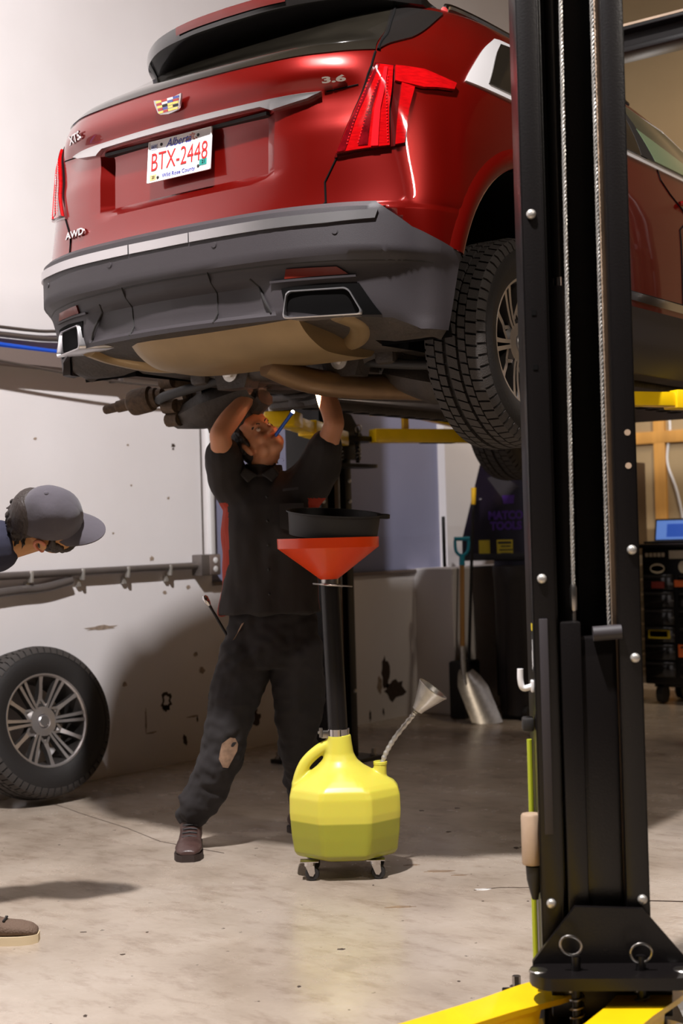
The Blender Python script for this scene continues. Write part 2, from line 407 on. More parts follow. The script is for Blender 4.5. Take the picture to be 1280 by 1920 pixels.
# pine studs on the unfinished far wall
for i, sx in enumerate((-5.02, -4.2, -3.4)):
    lab(MB().box((sx, YF-0.02, 1.5), (0.1, 0.04, 3.0), bev=0.003).build('stud', M_['stud'], bpy.data.objects['wall_back']), 'orange pine stud standing on the unfinished far wall')
MB().box((-4.6, YF-0.021, 2.06), (2.3, 0.042, 0.1), bev=0.003).build('rail', M_['stud'], bpy.data.objects['wall_back'])
c = spline([(-4.93, YF-0.012, 2.2), (-4.93, YF-0.012, 2.1), (-4.96, YF-0.015, 1.85), (-4.88, YF-0.02, 1.6), (-4.83, YF-0.015, 1.3), (-4.84, YF-0.012, 1.0)], 6)
tag(MB().tube(c, 0.011, 8).build('power_cord', M_['white']), 'white electric cord hanging beside the pine stud on the far wall', 'cord')

# marks and chipped paint on the left wall
def blotch(y, z, ry, rz, col, seed, ring=False, x=XW):
    rnd = random.Random(seed); n = 18; mb = MB()
    ph = [rnd.uniform(0.65, 1.2) for _ in range(n)]
    out = [(y+ry*ph[k]*math.cos(2*PI*k/n), z+rz*ph[k]*math.sin(2*PI*k/n)) for k in range(n)]
    if ring:
        inn = [(y+ry*.55*ph[k]*math.cos(2*PI*k/n), z+rz*.62*ph[k]*math.sin(2*PI*k/n)) for k in range(n)]
        vs = [(x+.0012, *p) for p in out]+[(x+.0012, *p) for p in inn]+[(x-.001, *p) for p in out]+[(x-.001, *p) for p in inn]
        fs = []
        for k in range(n):
            j = (k+1) % n
            fs += [(k, j, n+j, n+k), (2*n+k, 2*n+j, j, k), (n+k, n+j, 3*n+j, 3*n+k)]
        mb.add(vs, fs)
    else: mb.prism(out, (x-.001, 0, 0), (0, 1, 0), (0, 0, 1), (1, 0, 0), .0022)
    return mb.build('scuff', col, wall_left, smooth=False)
MSC = mat('dark_scuff', rgb(58, 44, 34), rough=0.8, var=0.3, vscale=40)
MSC2 = mat('brown_scuff', rgb(150, 132, 116), rough=0.8, var=0.3, vscale=40)
blotch(5.99, 0.37, .045, .06, MSC, 1, True); blotch(5.985, .33, .03, .02, MSC, 11)
blotch(6.775, .18, .05, .05, MSC, 2); blotch(6.78, .235, .02, .04, MSC, 12)
blotch(5.82, .28, .007, .075, MSC2, 3); blotch(5.86, .203, .05, .006, MSC2, 13)
blotch(6.14, .125, .018, .035, MSC, 4); blotch(6.21, .255, .05, .006, MSC2, 5); blotch(6.25, .235, .006, .02, MSC, 15)
blotch(8.2, .33, .05, .12, MSC, 6); blotch(8.3, .2, .14, .08, MSC, 7); blotch(8.12, .25, .03, .06, MSC2, 17); blotch(8.0, .05, .012, .04, MSC, 27); blotch(8.16, .06, .012, .03, MSC, 28)
for k, (y, z, r) in enumerate([(5.49, .83, .05), (6.25, .62, .02), (6.3, .52, .03), (5.66, .5, .02), (5.05, 1.86, .012), (5.73, 1.85, .01), (6.1, 1.86, .016), (6.1, 1.84, .01), (5.75, 1.62, .008), (6.05, 1.55, .012), (5.9, 1.2, .02), (6.0, 1.0, .016), (6.2, 1.02, .02), (5.6, 1.35, .008)]):
    blotch(y, z, r*(2.4 if k == 0 else 1), r*(.25 if k == 0 else .7), MSC2 if k not in (6, 7) else MSC, 40+k)
blotch(8.6+.06, .3, .04, .06, MSC2, 60, x=-5.475)

# marks on the concrete: chips, oil smears, a white scuff, hairline cracks
FLOOR = bpy.data.objects['floor']
def floor_mark(x, y, rx, ry, col, seed, rot=.64):
    rnd = random.Random(seed); n = 16
    P = []
    for k in range(n):
        a = 2*PI*k/n; q = rnd.uniform(.6, 1.2); u, v = rx*q*math.cos(a), ry*q*math.sin(a)
        P.append((x+u*math.cos(rot)-v*math.sin(rot), y+u*math.sin(rot)+v*math.cos(rot)))
    MB().prism(P, (0, 0, -.001), (1, 0, 0), (0, 1, 0), (0, 0, 1), .0022).build('scuff', col, FLOOR, smooth=False)
def crack(pts, wd=.0025):
    MB().tube([(x, y, .0) for x, y in pts], wd, 5).build('crack', MSC, FLOOR)
MOIL = mat('oil_smear', rgb(134, 112, 92), rough=.3, var=.2, vscale=20)
MWH = mat('white_scuff', rgb(224, 220, 216), rough=.6)
for i, (x, y, rx, ry, m) in enumerate([(-2.975, 5.10, .012, .02, MSC), (-2.965, 5.12, .008, .008, MSC), (-2.738, 4.447, .035, .012, MWH), (-3.18, 4.633, .03, .012, MOIL), (-3.03, 4.60, .055, .016, MOIL), (-2.93, 4.585, .03, .008, MOIL), (-2.73, 3.577, .012, .007, MSC), (-3.285, 3.169, .009, .006, MSC), (-3.40, 3.393, .005, .005, MSC), (-2.953, 2.702, .006, .010, MSC), (-2.612, 3.215, .006, .008, MSC), (-3.587, 3.28, .012, .004, MSC), (-3.12, 4.294, .004, .005, MSC), (-2.653, 4.305, .004, .004, MSC), (-3.755, 5.569, .012, .010, MSC), (-3.64, 5.7, .012, .009, MSC), (-3.388, 5.228, .012, .012, MSC), (-2.517, 4.386, .005, .004, MSC), (-2.246, 3.5, .005, .005, MSC), (-2.86, 4.09, .05, .012, MOIL)]):
    floor_mark(x, y, rx, ry, m, 100+i)
crack([(-5.46, 4.816), (-5.30, 4.77), (-5.16, 4.718), (-4.7, 4.58), (-4.365, 4.448), (-3.967, 4.416)], .002)
crack([(-2.309, 4.42), (-2.166, 4.60), (-2.056, 4.653), (-1.7, 4.9)], .003)
crack([(-2.76, 4.42), (-2.70, 4.50), (-2.60, 4.56), (-2.45, 4.63)], .002)
# services on the left wall: tray, cables, conduit, socket box
t = empty('cable_tray', (XW+.004, 4.0, 2.27)); tag(t, 'taupe cable trough running along the white wall behind the car', 'cable tray')
mb = MB(); mb.box((0.05, 0.9, -0.035), (0.1, 4.6, 0.012)); mb.box((0.1, 0.9, 0.0), (0.01, 4.6, 0.075)); mb.box((0.006, 0.9, 0.0), (0.01, 4.6, 0.075))
mb.build('trough', M_['tray'], t, smooth=False)
for k in range(3): MB().box((0.05, -0.6+k*1.1, -0.06), (0.09, 0.03, 0.04), bev=.004).build('bracket', M_['conduit'], t)
for nm, m, pts, r, lb, gr in [
    ('blue_cable', 'cable_blue', [(.06, 2.6, 2.345), (.062, 4.2, 2.335), (.05, 4.9, 2.325), (.06, 5.4, 2.318), (.055, 5.9, 2.32), (.06, 6.3, 2.335)], .016, 'bright blue cable lying in the wall trough', None),
    ('black_hose', 'cable_dark', [(.03, 2.6, 2.39), (.03, 4.8, 2.385), (.03, 5.3, 2.40), (.03, 6.35, 2.43)], .013, 'upper dark hose clipped along the white wall above the trough', None),
    ('steel_pipe', 'cable_dark', [(.03, 2.6, 2.44), (.03, 4.8, 2.425), (.03, 5.3, 2.445), (.03, 6.35, 2.47)], .009, 'thin dark pipe running highest along the white wall', None),
    ('sagging_cable', 'cable_dark', [(.115, 4.6, 2.245), (.115, 5.2, 2.205), (.115, 5.7, 2.185), (.115, 6.1, 2.2), (.115, 6.36, 2.24)], .007, 'thin dark cable sagging below the wall trough', None)]:
    o = MB().tube(spline([(XW+a, b, c) for a, b, c in pts], 6), r, 8).build(nm, M_[m]); tag(o, lb, 'cable' if 'cable' in nm or 'hose' in nm else 'pipe', gr)
t = empty('conduit', (XW, 5.0, 1.13)); tag(t, 'grey horizontal conduit along the white wall ending at the socket box', 'conduit')
MB().tube([(0.035, -2.6, 0), (0.035, 1.24, 0.018)], 0.021, 14).build('tube', M_['conduit'], t)
for k, y in enumerate((-.04, .32, .66, 1.0)):
    mb = MB(); mb.box((0.045, y, 0), (0.03, 0.02, 0.062), bev=.006); mb.box((.012, y, -.045), (.02, .024, .04)); mb.build('clamp', M_['galv'], t)
MB().tube(spline([(.03, -1.2, -.16), (.03, -.25, -.075), (.03, .05, -.062), (.03, .25, -.03)], 6), .024, 12).build('flexible_branch', M_['conduit'], t)
t = empty('socket_box', (XW, 6.33, 1.15)); tag(t, 'grey steel socket box on the wall beside the blue panel', 'socket')
MB().box((0.04, -.01, 0), (0.08, 0.17, 0.125), bev=.006).build('box', M_['conduit'], t)
MB().box((0.083, .02, 0), (0.006, 0.09, 0.115), bev=.002).build('face_plate', M_['tray'], t)
for z in (-.026, .026):
    R = Matrix(((0, 0, 1), (0, 1, 0), (-1, 0, 0)))
    MB().lathe([(.0, .0), (.018, .0), (.018, .004), (.013, .006), (0, .006)], 16, (.086, .02, z), R).build('outlet', M_['white'], t)
t = empty('wall_cable', (XW, 6.37, 1.21)); tag(t, 'white cable trunking climbing the wall above the socket box', 'cable')
MB().box((.014, .03, .75), (.028, .04, 1.5), bev=.004).build('trunking', M_['white'], t)
MB().tube([(.012, -.045, 0), (.012, -.045, .7), (.012, -.04, 1.5)], .005, 8).build('cord', M_['conduit'], t)
# ------------------------------------------------------------------ the car's outer skin as a surface S(u, z)
# horizontal slices: z, six points from the middle of the tail round the corner, start of the flank, nose
ROWS = [
 (.30, [(0,-.45),(.40,-.45),(.60,-.50),(.74,-.56),(.83,-.57),(.88,-.50)], (.90,-.28), 3.45),
 (.33, [(0,-.56),(.40,-.56),(.62,-.60),(.76,-.64),(.855,-.64),(.90,-.545)], (.92,-.3), 3.6),
 (.385,[(0,-.925),(.42,-.88),(.63,-.80),(.76,-.725),(.852,-.648),(.905,-.55)], (.935,-.3), 3.7),
 (.555,[(0,-.945),(.42,-.905),(.645,-.832),(.777,-.757),(.868,-.677),(.92,-.565)], (.945,-.3), 3.76),
 (.585,[(0,-.965),(.42,-.94),(.66,-.87),(.79,-.79),(.878,-.695),(.927,-.575)], (.947,-.3), 3.76),
 (.72, [(0,-.965),(.42,-.94),(.66,-.87),(.79,-.79),(.88,-.69),(.93,-.57)], (.95,-.3), 3.75),
 (.738,[(0,-.955),(.42,-.93),(.655,-.862),(.787,-.782),(.877,-.683),(.928,-.565)], (.95,-.3), 3.75),
 (.75, [(0,-.875),(.42,-.855),(.648,-.808),(.79,-.748),(.882,-.672),(.932,-.55)], (.95,-.3), 3.75),
 (.93, [(0,-.855),(.42,-.84),(.64,-.80),(.775,-.735),(.86,-.65),(.915,-.53)], (.945,-.28), 3.74),
 (1.00,[(0,-.853),(.42,-.838),(.636,-.797),(.77,-.73),(.853,-.643),(.908,-.52)], (.94,-.27), 3.66),
 (1.06,[(0,-.853),(.42,-.832),(.632,-.782),(.767,-.724),(.846,-.635),(.90,-.51)], (.932,-.26), 3.3),
 (1.13,[(0,-.862),(.42,-.836),(.622,-.772),(.76,-.718),(.835,-.622),(.888,-.49)], (.92,-.24), 2.75),
 (1.20,[(0,-.885),(.42,-.862),(.62,-.80),(.745,-.713),(.818,-.605),(.868,-.465)], (.905,-.21), 2.5),
 (1.26,[(0,-.872),(.42,-.848),(.612,-.785),(.733,-.695),(.802,-.582),(.85,-.44)], (.885,-.18), 2.36),
 (1.40,[(0,-.655),(.38,-.635),(.56,-.58),(.675,-.505),(.742,-.415),(.785,-.31)], (.825,-.10), 2.06),
 (1.50,[(0,-.485),(.36,-.47),(.53,-.43),(.635,-.375),(.695,-.30),(.735,-.21)], (.77,0.0), 1.80),
 (1.57,[(0,-.365),(.34,-.355),(.50,-.325),(.595,-.28),(.65,-.215),(.685,-.125)], (.712,.06), 1.52),
 (1.62,[(0,-.22),(.30,-.21),(.43,-.185),(.52,-.145),(.565,-.09),(.59,0.0)], (.612,.16), 1.20),
 (1.65,[(0,.02),(.2,.022),(.30,.035),(.37,.06),(.41,.10),(.43,.16)], (.44,.26), .85),
]
def _slice(row):
    z, rear, (hw, y6), yf = row
    yfs = yf-0.34
    P = list(rear)+[(hw, y6)]
    for k, s in ((.27, 1.0), (.55, 1.0), (.82, .985)): P.append((hw*s, y6+(yfs-y6)*k))
    P += [(hw*.93, yf-.27), (hw*.6, yf-.06), (0, yf)]
    return P
_Z = np.array([r[0] for r in ROWS]); _C = np.array([_slice(r) for r in ROWS])      # (nz, 13, 2)
def _pchip_slopes(x, y):
    h = np.diff(x); d = np.diff(y, axis=0)/h[:, None, None]; m = np.zeros_like(y)
    for i in range(1, len(x)-1):
        w1 = 2*h[i]+h[i-1]; w2 = h[i]+2*h[i-1]
        with np.errstate(divide='ignore', invalid='ignore'):
            hm = (w1+w2)/(w1/d[i-1]+w2/d[i])
        m[i] = np.where(d[i-1]*d[i] > 0, hm, 0)
    m[0] = d[0]; m[-1] = d[-1]; return np.nan_to_num(m)
_Ms = _pchip_slopes(_Z, _C)
def _ctrl(z):
    z = min(max(z, _Z[0]), _Z[-1]); i = min(int(np.searchsorted(_Z, z, 'right'))-1, len(_Z)-2); i = max(i, 0)
    h = _Z[i+1]-_Z[i]; t = (z-_Z[i])/h
    return ((2*t**3-3*t*t+1)*_C[i]+(t**3-2*t*t+t)*h*_Ms[i]+(-2*t**3+3*t*t)*_C[i+1]+(t**3-t*t)*h*_Ms[i+1])
def _sm(a, b, x):
    t = min(max((x-a)/(b-a), 0), 1); return t*t*(3-2*t)
def S(u, z, raw=False):
    """half skin: u 0 (tail centre) .. 12 (nose centre) -> (x, y, z), x >= 0"""
    c = _ctrl(z); i = min(int(u), 11); t = u-i
    p1, p2 = c[i], c[i+1]
    p0 = c[i-1] if i > 0 else np.array([-c[1][0], c[1][1]])
    p3 = c[i+2] if i < 11 else np.array([-c[11][0], c[11][1]])
    p = 0.5*((2*p1)+(-p0+p2)*t+(2*p0-5*p1+4*p2-p3)*t*t+(-p0+3*p1-3*p2+p3)*t**3)
    x, y = float(p[0]), float(p[1])
    if not raw and u < 3:                                   # number-plate pocket and the lower bumper hollow
        k = (1-_sm(.395, .425, x))*_sm(.87, .895, z)*(1-_sm(1.095, 1.105, z)); y += .035*k
        k = (1-_sm(.36, .42, x))*_sm(.40, .42, z)*(1-_sm(.50, .535, z)); y += .03*k
    return np.array([x, y, z])
def U(kind, val, z):
    """u at height z where x (kind 'r', tail) or y (kind 's', flank) has the given value"""
    lo, hi = (0., 5.) if kind == 'r' else (3.2, 10.)
    ax = 0 if kind == 'r' else 1
    for _ in range(40):
        m = (lo+hi)/2
        if S(m, z, True)[ax] < val: lo = m
        else: hi = m
    return (lo+hi)/2
def SN(u, z):
    e = 1e-3; a = S(u+e, z, True)-S(max(u-e, 0), z, True); b = S(u, z+e, True)-S(u, z-e, True)
    n = np.cross(a, b); l = np.linalg.norm(n); return n/l if l > 1e-12 else np.array([0, -1., 0])
def SP(kv, off=0.0, side=1):
    """point on the skin from ('r', x, z) / ('s', y, z) / ('u', u, z)"""
    k, v, z = kv
    u = v if k == 'u' else U(k, v, z)
    p = S(u, z)+SN(u, z)*off
    return Vector((p[0]*side, p[1], p[2]))
# ------------------------------------------------------------------ the raised car
CAR = empty('car', (-3.44, 4.54, 1.64))
tag(CAR, 'dark red crossover car raised high on the two-post lift, left rear wheel removed', 'car')
def skin_patch(name, m, A, B, n=16, k=6, off=.004, depth=.012, side=1, parent=CAR, mb=None, closed=True):
    """solid plate following the skin between the polylines A and B (same count), each a list of ('r'|'s', value, z)"""
    def conv(L):
        return [(kv[1] if kv[0] == 'u' else U(*kv), kv[2]) for kv in L]
    A = conv(A); B = conv(B)
    def res(L):
        m_ = len(L)-1; out = []
        for i in range(n+1):
            t = i/n*m_; j = min(int(t), m_-1); t -= j
            out.append((L[j][0]+(L[j+1][0]-L[j][0])*t, L[j][1]+(L[j+1][1]-L[j][1])*t))
        return out
    a, b = res(A), res(B); F = []; K = []
    for i in range(n+1):
        rf = []; rk = []
        for j in range(k+1):
            t = j/k; u = a[i][0]+(b[i][0]-a[i][0])*t; z = a[i][1]+(b[i][1]-a[i][1])*t
            p = S(u, z); nn = SN(u, z)
            q = p+nn*off; r = p+nn*(off-depth)
            rf.append((q[0]*side, q[1], q[2])); rk.append((r[0]*side, r[1], r[2]))
        F.append(rf); K.append(rk)
    g = mb or MB()
    base = len(g.v); w_ = k+1; N_ = (n+1)*w_
    vs = [p for r in F for p in r]+[p for r in K for p in r]; fs = []
    for i in range(n):
        for j in range(k):
            q = (i*w_+j, i*w_+j+1, (i+1)*w_+j+1, (i+1)*w_+j); fs.append(q); fs.append(tuple(N_+v for v in reversed(q)))
    rim = [i*w_ for i in range(n+1)]+[n*w_+j for j in range(1, k+1)]+[i*w_+k for i in range(n-1, -1, -1)]+[j for j in range(k-1, 0, -1)]
    for i in range(len(rim)):
        a_, b_ = rim[i], rim[(i+1) % len(rim)]; fs.append((b_, a_, N_+a_, N_+b_))
    g.add(vs, fs)
    if mb is not None: return g
    return g.build(name, m, parent, angle=35)
def both(A, B, **k):
    return [(1, A, B), (-1, A, B)]
def seam(pts, side=1, r=.0035, mb=None, off=.0005, n=5):
    P = []
    for i in range(len(pts)-1):
        a = pts[i]; b = pts[i+1]
        ua = U(*a) if a[0] != 'u' else a[1]; ub = U(*b) if b[0] != 'u' else b[1]
        for k in range(n):
            t = k/n; P.append(SP(('u', ua+(ub-ua)*t, a[2]+(b[2]-a[2])*t), off, side))
    P.append(SP(pts[-1], off, side))
    return (mb or MB()).tube(P, r, 6)

# --- body shell with wheel openings
us = [i/7 for i in range(43)]+[6.15+.11*i for i in range(36)]+[10.1+i*.19 for i in range(1, 10)]+[12]
zl = sorted(set([round(x, 4) for x in list(np.linspace(.30, .42, 8))+list(np.linspace(.42, .72, 14))+[.722, .729, .736, .74, .744, .75]+list(np.linspace(.75, .90, 9))+list(np.linspace(.90, 1.14, 18))+list(np.linspace(1.14, 1.28, 9))+list(np.linspace(1.28, 1.65, 22))]))
ring = [(u, 1) for u in us]+[(u, -1) for u in reversed(us[1:-1])]
vs, fs = [], []; nr = len(ring)
for z in zl:
    for u, sd in ring:
        p = S(u, z)
        zc_ = .741-.141*_sm(3.0, 4.4, u); k_ = (1-_sm(zc_-.022, zc_-.004, z))*(1-_sm(5.3, 5.7, u))          # the metal sits back behind the plastic bumper
        if k_ > 0: p = p-SN(u, z)*(.035*k_)
        vs.append((p[0]*sd, p[1], p[2]))
for i in range(len(zl)-1):
    for k in range(nr): fs.append((i*nr+k, i*nr+(k+1) % nr, (i+1)*nr+(k+1) % nr, (i+1)*nr+k))
top = len(vs); vs.append((0, .45, 1.662)); bot = len(vs); vs.append((0, 1.4, .30))
for k in range(nr):
    fs.append((top, (len(zl)-1)*nr+k, (len(zl)-1)*nr+(k+1) % nr)); fs.append((bot, (k+1) % nr, k))
shell = MB().add(vs, fs).mesh('body')
bm = bmesh.new(); bm.from_mesh(shell); bmesh.ops.recalc_face_normals(bm, faces=bm.faces[:]); bm.to_mesh(shell); bm.free()
RY = Matrix(((0, 0, 1), (0, 1, 0), (-1, 0, 0)))            # local Z -> +X
cut = MB()
for y, zc, r in ((0, .45, .515), (2.857, .43, .50)):
    for sx in (1, -1): cut.lathe([(0, 0), (r, 0), (r, .5), (0, .5)], 72, (sx*.58, y, zc), RY if sx > 0 else Matrix(((0, 0, -1), (0, 1, 0), (1, 0, 0))))
cme = cut.mesh('cut')
bm = bmesh.new(); bm.from_mesh(cme); bmesh.ops.remove_doubles(bm, verts=bm.verts[:], dist=1e-5); bmesh.ops.recalc_face_normals(bm, faces=bm.faces[:]); bm.to_mesh(cme); bm.free()
cobj = link('cut', cme)
body_me = eval_mesh(shell, [('BOOLEAN', dict(operation='DIFFERENCE', object=cobj, solver='EXACT'))])
bpy.data.objects.remove(cobj)
body_me.materials.clear(); body_me.materials.append(M_['red']); body_me.materials.append(M_['under'])
for p_ in body_me.polygons: p_.material_index = 1 if p_.center.z < .40 or (p_.center.z < .585 and p_.center.y < -.45) or abs(p_.center.x) < .62 and p_.center.z < .9 and p_.center.y > -.6 else 0
finish(body_me, True, 30)
link('body', body_me, CAR)
# dark liners inside the openings
for y, zc, r in ((0, .45, .51), (2.857, .43, .495)):
    for sx in (1, -1):
        P = []
        for i in range(25):
            a = -.26+(PI+.52)*i/24
            P.append([(sx*X, y+r*math.cos(a), zc+r*math.sin(a)) for X in (.89, .75, .60)])
        mb = MB().grid(P)
        for X in (.60,):
            mb.add([(sx*X, y+r*math.cos(-.26+(PI+.52)*i/24), zc+r*math.sin(-.26+(PI+.52)*i/24)) for i in range(25)], [tuple(range(25))])
        mb.build('wheel_liner', M_['void'], CAR)
# flared lips round the arches
for y, zc, r in ((0, .45, .515), (2.857, .43, .50)):
    for sx in (1, -1):
        P = []; m = 36
        for i in range(m+1):
            a = -.14+(PI+(.32 if y > 0 else -.13))*i/m
            row = []
            for rr, o in ((r, -.02), (r, .006), (r+.012, .012), (r+.045, .009), (r+.07, -.001)):
                yy = y+rr*math.cos(a); zz = zc+rr*math.sin(a)
                if zz < .31: zz = .31
                u = U('s', yy, zz); p = S(u, zz); row.append((sx*(p[0]+o), yy, zz))
            P.append(row)
        MB().grid(P, flip=sx < 0).build('arch_lip', M_['red'], CAR)

# --- lower bumper in grey plastic: tail panel and the two corners running to the arches
mb = MB()
skin_patch('', None, [('u', 0, .386), ('r', .66, .386), ('r', .79, .375), ('r', .86, .335), ('s', -.60, .335)],
                     [('u', 0, .741), ('r', .66, .741), ('r', .79, .741), ('s', -.70, .66), ('s', -.60, .62)], n=40, k=24, mb=mb, off=.005, depth=.03)
arch = lambda z: -math.sqrt(max(.524**2-(z-.45)**2, 0))
skin_patch('', None, [('s', -.60, .335), ('s', -.60, .62)], [('s', arch(.335)-.03, .335), ('s', arch(.59)-.004, .59)], n=14, k=8, mb=mb, off=.005, depth=.03)
a = len(mb.v); n0 = len(mb.f)
vv = list(mb.v); ff = list(mb.f)
mb.add([(-x, y, z) for x, y, z in vv], [tuple(reversed(f)) for f in ff])
lab(mb.build('rear_bumper', M_['plastic_grey'], CAR, angle=35), 'dark grey plastic rear bumper below the chrome strip')
# side sills in dark plastic
for sx in (1, -1):
    skin_patch('sill', M_['plastic_grey'], [('s', .55, .305), ('s', 2.32, .305)], [('s', .55, .56), ('s', 2.32, .56)], n=24, k=6, off=.006, side=sx)
    skin_patch('sill_trim', M_['chrome'], [('s', .58, .585), ('s', 2.3, .575)], [('s', .58, .62), ('s', 2.3, .61)], n=24, k=2, off=.01, side=sx)
# chrome strip over the bumper, three lengths
for A, B, sd in (((.145), (.80), 1), ((.145), (.885), -1)):
    skin_patch('bumper_strip', M_['satin'], [('r', .147, .675), ('r', .66, .677), ('r', .792 if sd > 0 else .86, .686)], [('r', .147, .708), ('r', .66, .71), ('r', .80 if sd > 0 else .872, .714)], n=20, k=3, off=.012, side=sd)
mb = MB()
for sd in (1, -1): skin_patch('', None, [('u', 0, .674), ('r', .141, .675)], [('u', 0, .707), ('r', .141, .708)], n=6, k=3, off=.011, side=sd, mb=mb)
mb.build('bumper_strip', M_['satin'], CAR)
# reflectors, parking sensors, bumper joints and a painted shade line
for sd in (1, -1):
    skin_patch('reflector', M_['reflector'], [('r', .49, .516), ('r', .69, .518)], [('r', .50, .548), ('r', .66, .545)], n=10, k=2, off=.012, side=sd)
    skin_patch('reflector_shelf', M_['plastic_grey'], [('r', .44, .505), ('r', .71, .508)], [('r', .44, .513), ('r', .71, .515)], n=10, k=1, off=.016, side=sd)
    for x, z in ((.25, .652), (.684, .648)):
        p = SP(('r', x, z), .004, sd); n_ = Vector(SN(U('r', x, z), z)); n_.x *= sd
        q = n_.to_track_quat('Z', 'Y').to_matrix()
        MB().lathe([(0, .004), (.009, .004), (.0095, .002), (.0115, .002), (.0115, 0), (0, 0)], 20, p, q).build('parking_sensor', M_['plastic_grey'], CAR)
mb = MB()
for sd in (1, -1):
    seam([('r', .205, .57), ('r', .20, .40)], sd, .003, mb, .005)
    seam([('r', .0, .568), ('r', .44, .566), ('r', .72, .562), ('s', -.62, .55)], sd, .004, mb, .003)  # black line paints the shade under the upper fascia
    seam([('r', .36, .53), ('r', .43, .41)], sd, .004, mb, .003)
mb.build('bumper_joint_and_shade', M_['black'], CAR)
# --- tailgate seams
mb = MB()
for sd in (1, -1):
    seam([('r', .62, .745), ('r', .612, .83), ('r', .652, .905), ('r', .70, 1.06), ('r', .742, 1.215), ('r', .738, 1.27)], sd, .004, mb)
    seam([('r', .605, 1.14), ('r', .71, 1.15)], sd, .0025, mb)
    seam([('r', .0, .746), ('r', .62, .746)], sd, .004, mb, .003)
mb.build('tailgate_seam', M_['void'], CAR)
# tail door line beside the flank
for sd in (1, -1):
    for pts in ([('s', .62, 1.2), ('s', .50, .98), ('s', .56, .62)], [('s', 1.16, 1.2), ('s', 1.29, .95), ('s', 1.29, .62)], [('s', 2.45, 1.1), ('s', 2.38, .62)], [('s', .62, .62), ('s', 2.38, .62)]):
        seam(pts, sd, .004).build('door_seam', M_['void'], CAR)
for sd in (1, -1):
    for y in (.36, 1.34):
        P = [SP(('s', y+d, 1.075), o, sd) for d, o in ((0, .0), (.03, .035), (.1, .042), (.17, .035), (.2, 0))]
        MB().tube(spline(P, 4), .012, 8, sx=1.0).build('door_handle', M_['red'], CAR)
# --- glass
skin_patch('x', None, [('u', 0, 1.262), ('u', 1, 1.262)], [('u', 0, 1.5), ('u', 1, 1.5)], mb=MB()) if False else None
mb = MB()
for sd in (1, -1):
    skin_patch('', None, [('u', 0, 1.265), ('r', .42, 1.263), ('r', .62, 1.268), ('r', .735, 1.277)], [('u', 0, 1.585), ('r', .30, 1.58), ('r', .46, 1.575), ('r', .575, 1.56)], n=24, k=18, off=.004, side=sd, mb=mb)
lab(mb.build('rear_window', M_['glass_dark'], CAR, angle=50), 'dark tinted rear window under the spoiler')
for sd in (1, -1):
    skin_patch('quarter_trim', M_['black_gloss'], [('r', .742, 1.283), ('s', -.60, 1.315), ('s', -.48, 1.364), ('s', -.22, 1.523)], [('r', .735, 1.29), ('r', .66, 1.41), ('r', .575, 1.545), ('s', -.205, 1.535)], n=24, k=10, off=.006, side=sd)
    # side windows with a bright surround; pale overlay paints the bright view through the green pane
    skin_patch('window_surround', M_['bright_trim'], [('s', -.36, 1.215), ('s', -.02, 1.205), ('s', 1.0, 1.195), ('s', 2.1, 1.185)], [('s', -.33, 1.245), ('s', .03, 1.49), ('s', .75, 1.525), ('s', 1.5, 1.455)], n=40, k=8, off=.006, side=sd)
    skin_patch('window_surround', M_['bright_trim'], [('s', 2.1, 1.185), ('s', 2.1, 1.20)], [('s', 1.5, 1.455), ('s', 1.5, 1.44)], n=4, k=6, off=.006, side=sd)
    skin_patch('quarter_window', M_['glass_dark'], [('s', -.22, 1.236), ('s', .42, 1.228)], [('s', .035, 1.462), ('s', .42, 1.5)], n=14, k=8, off=.011, side=sd)
    skin_patch('door_window', M_['glass_dark'], [('s', .45, 1.227), ('s', 1.00, 1.222)], [('s', .45, 1.5), ('s', .97, 1.49)], n=14, k=8, off=.011, side=sd)
    skin_patch('door_pillar', M_['black'], [('s', 1.0, 1.222), ('s', 1.14, 1.22)], [('s', .97, 1.49), ('s', 1.0, 1.49)], n=6, k=8, off=.0115, side=sd)
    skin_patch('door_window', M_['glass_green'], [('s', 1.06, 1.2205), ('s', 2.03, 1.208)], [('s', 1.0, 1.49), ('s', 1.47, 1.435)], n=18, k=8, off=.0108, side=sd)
    skin_patch('painted_window_light', M_['glass_lit'], [('s', 1.14, 1.222), ('s', 1.98, 1.212)], [('s', 1.08, 1.36), ('s', 1.85, 1.235)], n=18, k=5, off=.0125, depth=.003, side=sd)
    seam_pts = [('s', -.42, 1.56), ('s', .1, 1.6), ('s', .7, 1.585), ('s', 1.2, 1.545)]
    P = [SP(('u', U('s', y, z), z), .012, sd) for y, z in ((-.10, 1.585), (.15, 1.61), (.5, 1.613), (.9, 1.60), (1.15, 1.575))]
    P = [SP(('s', -.14, 1.575), .0, sd)]+P+[SP(('s', 1.3, 1.545), 0, sd)]
    MB().tube(spline(P, 6), .014, 8).build('roof_rail', M_['chrome'], CAR)
wsb = MB()
for sd in (1, -1): skin_patch('', None, [('u', 10.35, 1.16), ('u', 12, 1.16)], [('u', 10.3, 1.60), ('u', 12, 1.60)], n=16, k=12, off=.004, side=sd, mb=wsb)
wsb.build('windscreen', M_['glass_dark'], CAR)
M_['brake'] = mat('dull_red_lens', rgb(78, 20, 16), rough=.35, coat=.3)
